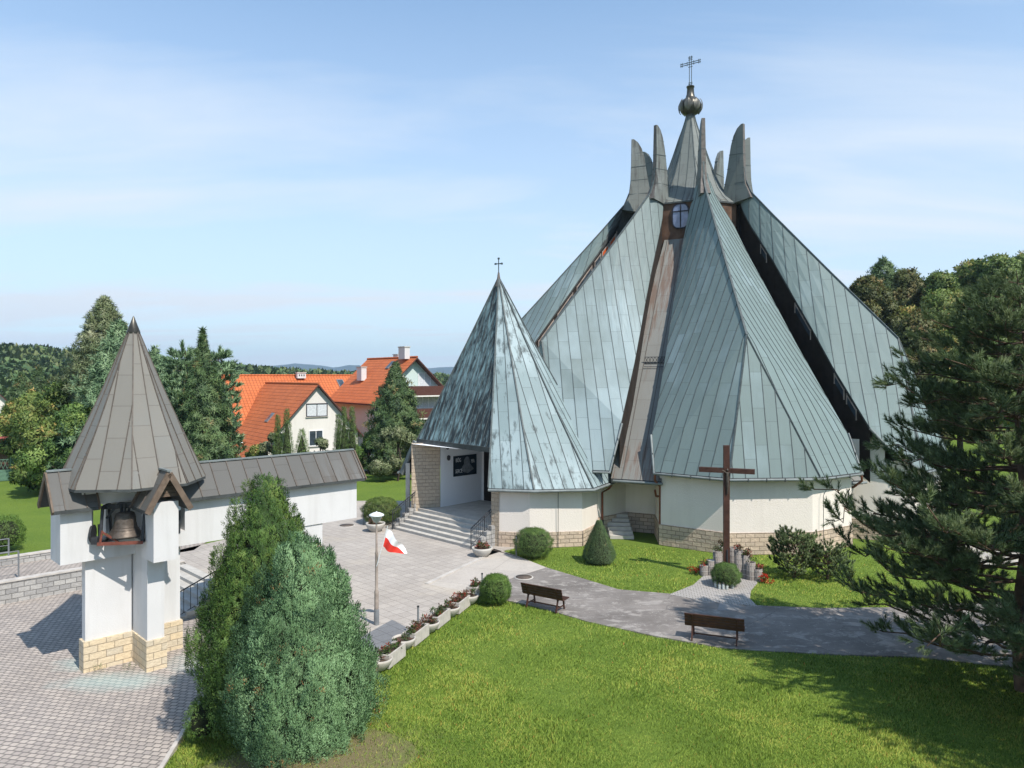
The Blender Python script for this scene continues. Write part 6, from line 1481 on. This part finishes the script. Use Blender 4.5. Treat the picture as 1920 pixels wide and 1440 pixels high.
crown_tree('leafy_shrub', 'grey twiggy bushes in front of the white house door', 'shrub', at(600, 57), Hof(822, 57), 12, 900, 'palebush', 81, leaf=.22, w_=1.6, hb=.08)
crown_tree('leafy_shrub', 'low dark shrub at the foot of the low orange roof', 'shrub', at(480, 58), Hof(842, 58), 8, 700, 'leaf', 82, leaf=.25, w_=1.6, hb=.05)
# trees behind the right wing of the church
for i, (px, Y, top, w_, kind, kd) in enumerate([(1655, 82, 487, 3.2, 's', 'tall pointed dark conifer standing out of the trees behind the church'), (1625, 74, 522, 4.6, 'autumn', 'brownish broadleaf tree just behind the right church roof edge'), (1700, 78, 505, 5.6, 'autumn', 'brown and green broadleaf tree right of the pointed conifer'), (1762, 74, 512, 5.6, 'leaf', 'green broadleaf tree with brown tints in the middle of the back row'),
    (1820, 78, 490, 5.8, 'leaf', 'green broadleaf tree where the tree line starts to rise'), (1872, 74, 472, 5.8, 'leaf', 'tall green tree near the top right of the tree line'), (1935, 76, 468, 6.0, 'leaf', 'tall dark tree cut by the right edge of the photo'), (1720, 60, 600, 4.5, 'autumn', 'lower brownish tree filling below the back row'), (1800, 62, 610, 5.0, 'leaf', 'lower green tree filling behind the big pine')]):
    zb_ = float(hfun(np.array(at(px, Y).x), np.array(float(Y)))); b = at(px, Y, zb_)
    if kind == 's': spruce('tall_conifer', kd, 'conifer', b, Hof(top, Y)-zb_, w_, 4200, 90, clump=.6, prof=[(0, 1), (.5, .9), (.8, .75), (.93, .5), (1, .06)])
    else: crown_tree('broadleaf_tree', kd, 'tree', b, Hof(top, Y)-zb_, 40, 7500, kind, 91+i, leaf=.46, w_=w_, hb=.18, group='trees behind the church')

# far woods: one mass on the hill and along the horizon
rg = np.random.default_rng(99); N = 9500
ang = rg.uniform(-.80, .95, N*3); Yf = 165+rg.random(N*3)**1.3*620; Xf = ang*Yf
dens = np.where(ang < -.33, 1.0, np.where(Yf > 330, .8, 0.0)); dens = np.where((ang < -.33) & (Yf < 190), .4, dens); kp = rg.random(N*3) < dens; Xf, Yf = Xf[kp][:N], Yf[kp][:N]
zf = hfun(Xf, Yf); n = len(Xf)
tv = []; 
def cone_clump(rg, k=34):
    V = []
    for i in range(k):
        f = rg.random(); a = rg.random()*6.283; r = (1-f)*.9+.08; o = np.array([math.cos(a)*r*rg.uniform(.6, 1), math.sin(a)*r*rg.uniform(.6, 1), f*3.4]); d = np.array([math.cos(a), math.sin(a), .5])*.55; s = np.cross(d, rg.normal(size=3)); s = s/np.linalg.norm(s)*.32; V += [o-s, o+s, o+d]
    return np.array(V), np.arange(3*k).reshape(k, 3)
def ball_clump(rg, k=34):
    V = []
    for i in range(k):
        d = rg.normal(size=3); d /= np.linalg.norm(d); o = d*np.array([1.1, 1.1, 1.0])+np.array([0, 0, 1.5]); s = np.cross(d, rg.normal(size=3)); s = s/np.linalg.norm(s)*.36; V += [o-s, o+s, o+d*.5+np.array([0, 0, .25])]
    return np.array(V), np.arange(3*k).reshape(k, 3)
for j, (fn, nm, mt, part) in enumerate(((cone_clump, 'conifer_wood', 'spruce', rg.random(n) < .6), (ball_clump, 'broadleaf_wood', 'farleaf', None))):
    if part is not None: msk = part; first = part
    else: msk = ~first
    M['farleaf'] = M.get('farleaf') or foliage('far_leaves', [(0, (0.05, 0.08, 0.025)), (.5, (0.09, 0.13, 0.045)), (.9, (0.14, 0.17, 0.06)), (1, (0.2, 0.16, 0.07))], .2)
    TV, TF = fn(rg); p = np.stack([Xf[msk], Yf[msk], zf[msk]-.5], 1); k = len(p); s = rg.uniform(1.5, 2.5, k)*(1 if j == 0 else 1.15); a = rg.random(k)*6.28
    Rm = np.zeros((k, 3, 3)); Rm[:, 0, 0] = np.cos(a); Rm[:, 0, 1] = -np.sin(a); Rm[:, 1, 0] = np.sin(a); Rm[:, 1, 1] = np.cos(a); Rm[:, 2, 2] = 1
    V, Fc, T = scatter(TV, TF, p, Rm, s, rg.uniform(.1, .95, k)); cn = np.tile(TV*np.array([1, 1, .5])-np.array([0, 0, .3]), (k, 1)); tag(fast(nm, V, Fc, M[mt], T, nrm=cn), 'distant woods covering the hill and the horizon' if j == 0 else 'distant broadleaf woods mixed over the hill', 'forest', kind='stuff')

# grass blades where the lawn is close enough to show them
rg = np.random.default_rng(7)
from mathutils.geometry import intersect_point_tri_2d
def inpoly(x, y, poly):
    c = np.zeros(len(x), bool); n = len(poly); j = n-1
    for i in range(n):
        xi, yi = poly[i][0], poly[i][1]; xj, yj = poly[j][0], poly[j][1]
        c ^= ((yi > y) != (yj > y)) & (x < (xj-xi)*(y-yi)/(yj-yi+1e-12)+xi); j = i
    return c
N = 900000; u = rg.random(N); yb_ = 10.5/(1-u*(1-10.5/36.0)); xb = (rg.random(N)*1.62-.81)*yb_
ok = np.ones(N, bool)
for pl in (yard, plaza, path_up+path_lo, patch, pts((800, 1096), (905, 1046), (926, 1030), (966, 1042), (1024, 1065), (948, 1089), (885, 1112))): ok &= ~inpoly(xb, yb_, pl)
ok &= (xb > yard_edge(yb_)+.15) | (yb_ > 26)
ok &= ~(((xb-11.4)**2+(yb_-46)**2) < 13.3**2) & ~(((xb-1.2)**2+(yb_-38)**2) < 4.9**2)
bare = np.hypot((xb+4.6)/2.6, (yb_-15.2)/1.3) < 1.0; ok &= ~(bare & (rg.random(N) < .85))
ok &= (yb_ < 36) & ((xb > -9) | (yb_ > 26)) & ~((yb_ > 26) & (xb < -1))
xb, yb_ = xb[ok], yb_[ok]; n = len(xb); zb2 = hfun(xb, yb_)-.015
h = rg.uniform(.035, .085, n)*(1+.3*np.sin(xb*1.7)*np.sin(yb_*1.3)); wd_ = rg.uniform(.010, .020, n)*(yb_/16)**.8; a = rg.random(n)*6.283; lx, ly = rg.normal(size=n)*.035, rg.normal(size=n)*.035
V = np.empty((n, 3, 3)); V[:, 0] = np.stack([xb-np.cos(a)*wd_/2, yb_-np.sin(a)*wd_/2, zb2], 1); V[:, 1] = np.stack([xb+np.cos(a)*wd_/2, yb_+np.sin(a)*wd_/2, zb2], 1); V[:, 2] = np.stack([xb+lx, yb_+ly, zb2+h], 1)
tn = np.clip(.5+.16*np.sin(xb*2.3+np.sin(yb_*1.9)*2)*np.sin(yb_*2.7)+.20*np.sin(xb*.7+np.sin(yb_*.45)*3)*np.sin(yb_*.8+xb*.3)+.10*np.sin(xb*5.1+yb_*2)*np.sin(yb_*4.3-xb)+rg.normal(size=n)*.26, 0, .97)
tn = np.where(rg.random(n) < .004, 1.0, tn)
M['blade'] = foliage('grass_blades', [(0, (0.111, 0.189, 0.026)), (.5, (0.212, 0.311, 0.043)), (.96, (0.425, 0.501, 0.102)), (1, (0.600, 0.228, 0.072))], .3)
tag(fast('grass', V.reshape(-1, 3), np.arange(3*n).reshape(n, 3), M['blade'], np.repeat(tn, 3), nrm=np.stack([lx*4, ly*4, np.ones(n)], 1), gm=.3), 'short mown grass blades of the lawns', 'grass', kind='stuff')

HAZE = 0.00017
# the air between here and the mountains
hz = MB(); hz.box((0, 2250, 90), (9000, 6000, 200), 0, None); hm = bpy.data.materials.new('haze'); hm.use_nodes = True; t_ = hm.node_tree; t_.nodes.clear()
vo = t_.nodes.new('ShaderNodeOutputMaterial'); pv = t_.nodes.new('ShaderNodeVolumePrincipled'); pv.inputs['Color'].default_value = (0.60, 0.82, 1.0, 1); pv.inputs['Density'].default_value = HAZE; pv.inputs['Anisotropy'].default_value = 0.2
t_.links.new(pv.outputs[0], vo.inputs['Volume']); hz.ms = [hm]; hz.m = [0]*len(hz.m); tag(hz.build('haze', None), kind='stuff')
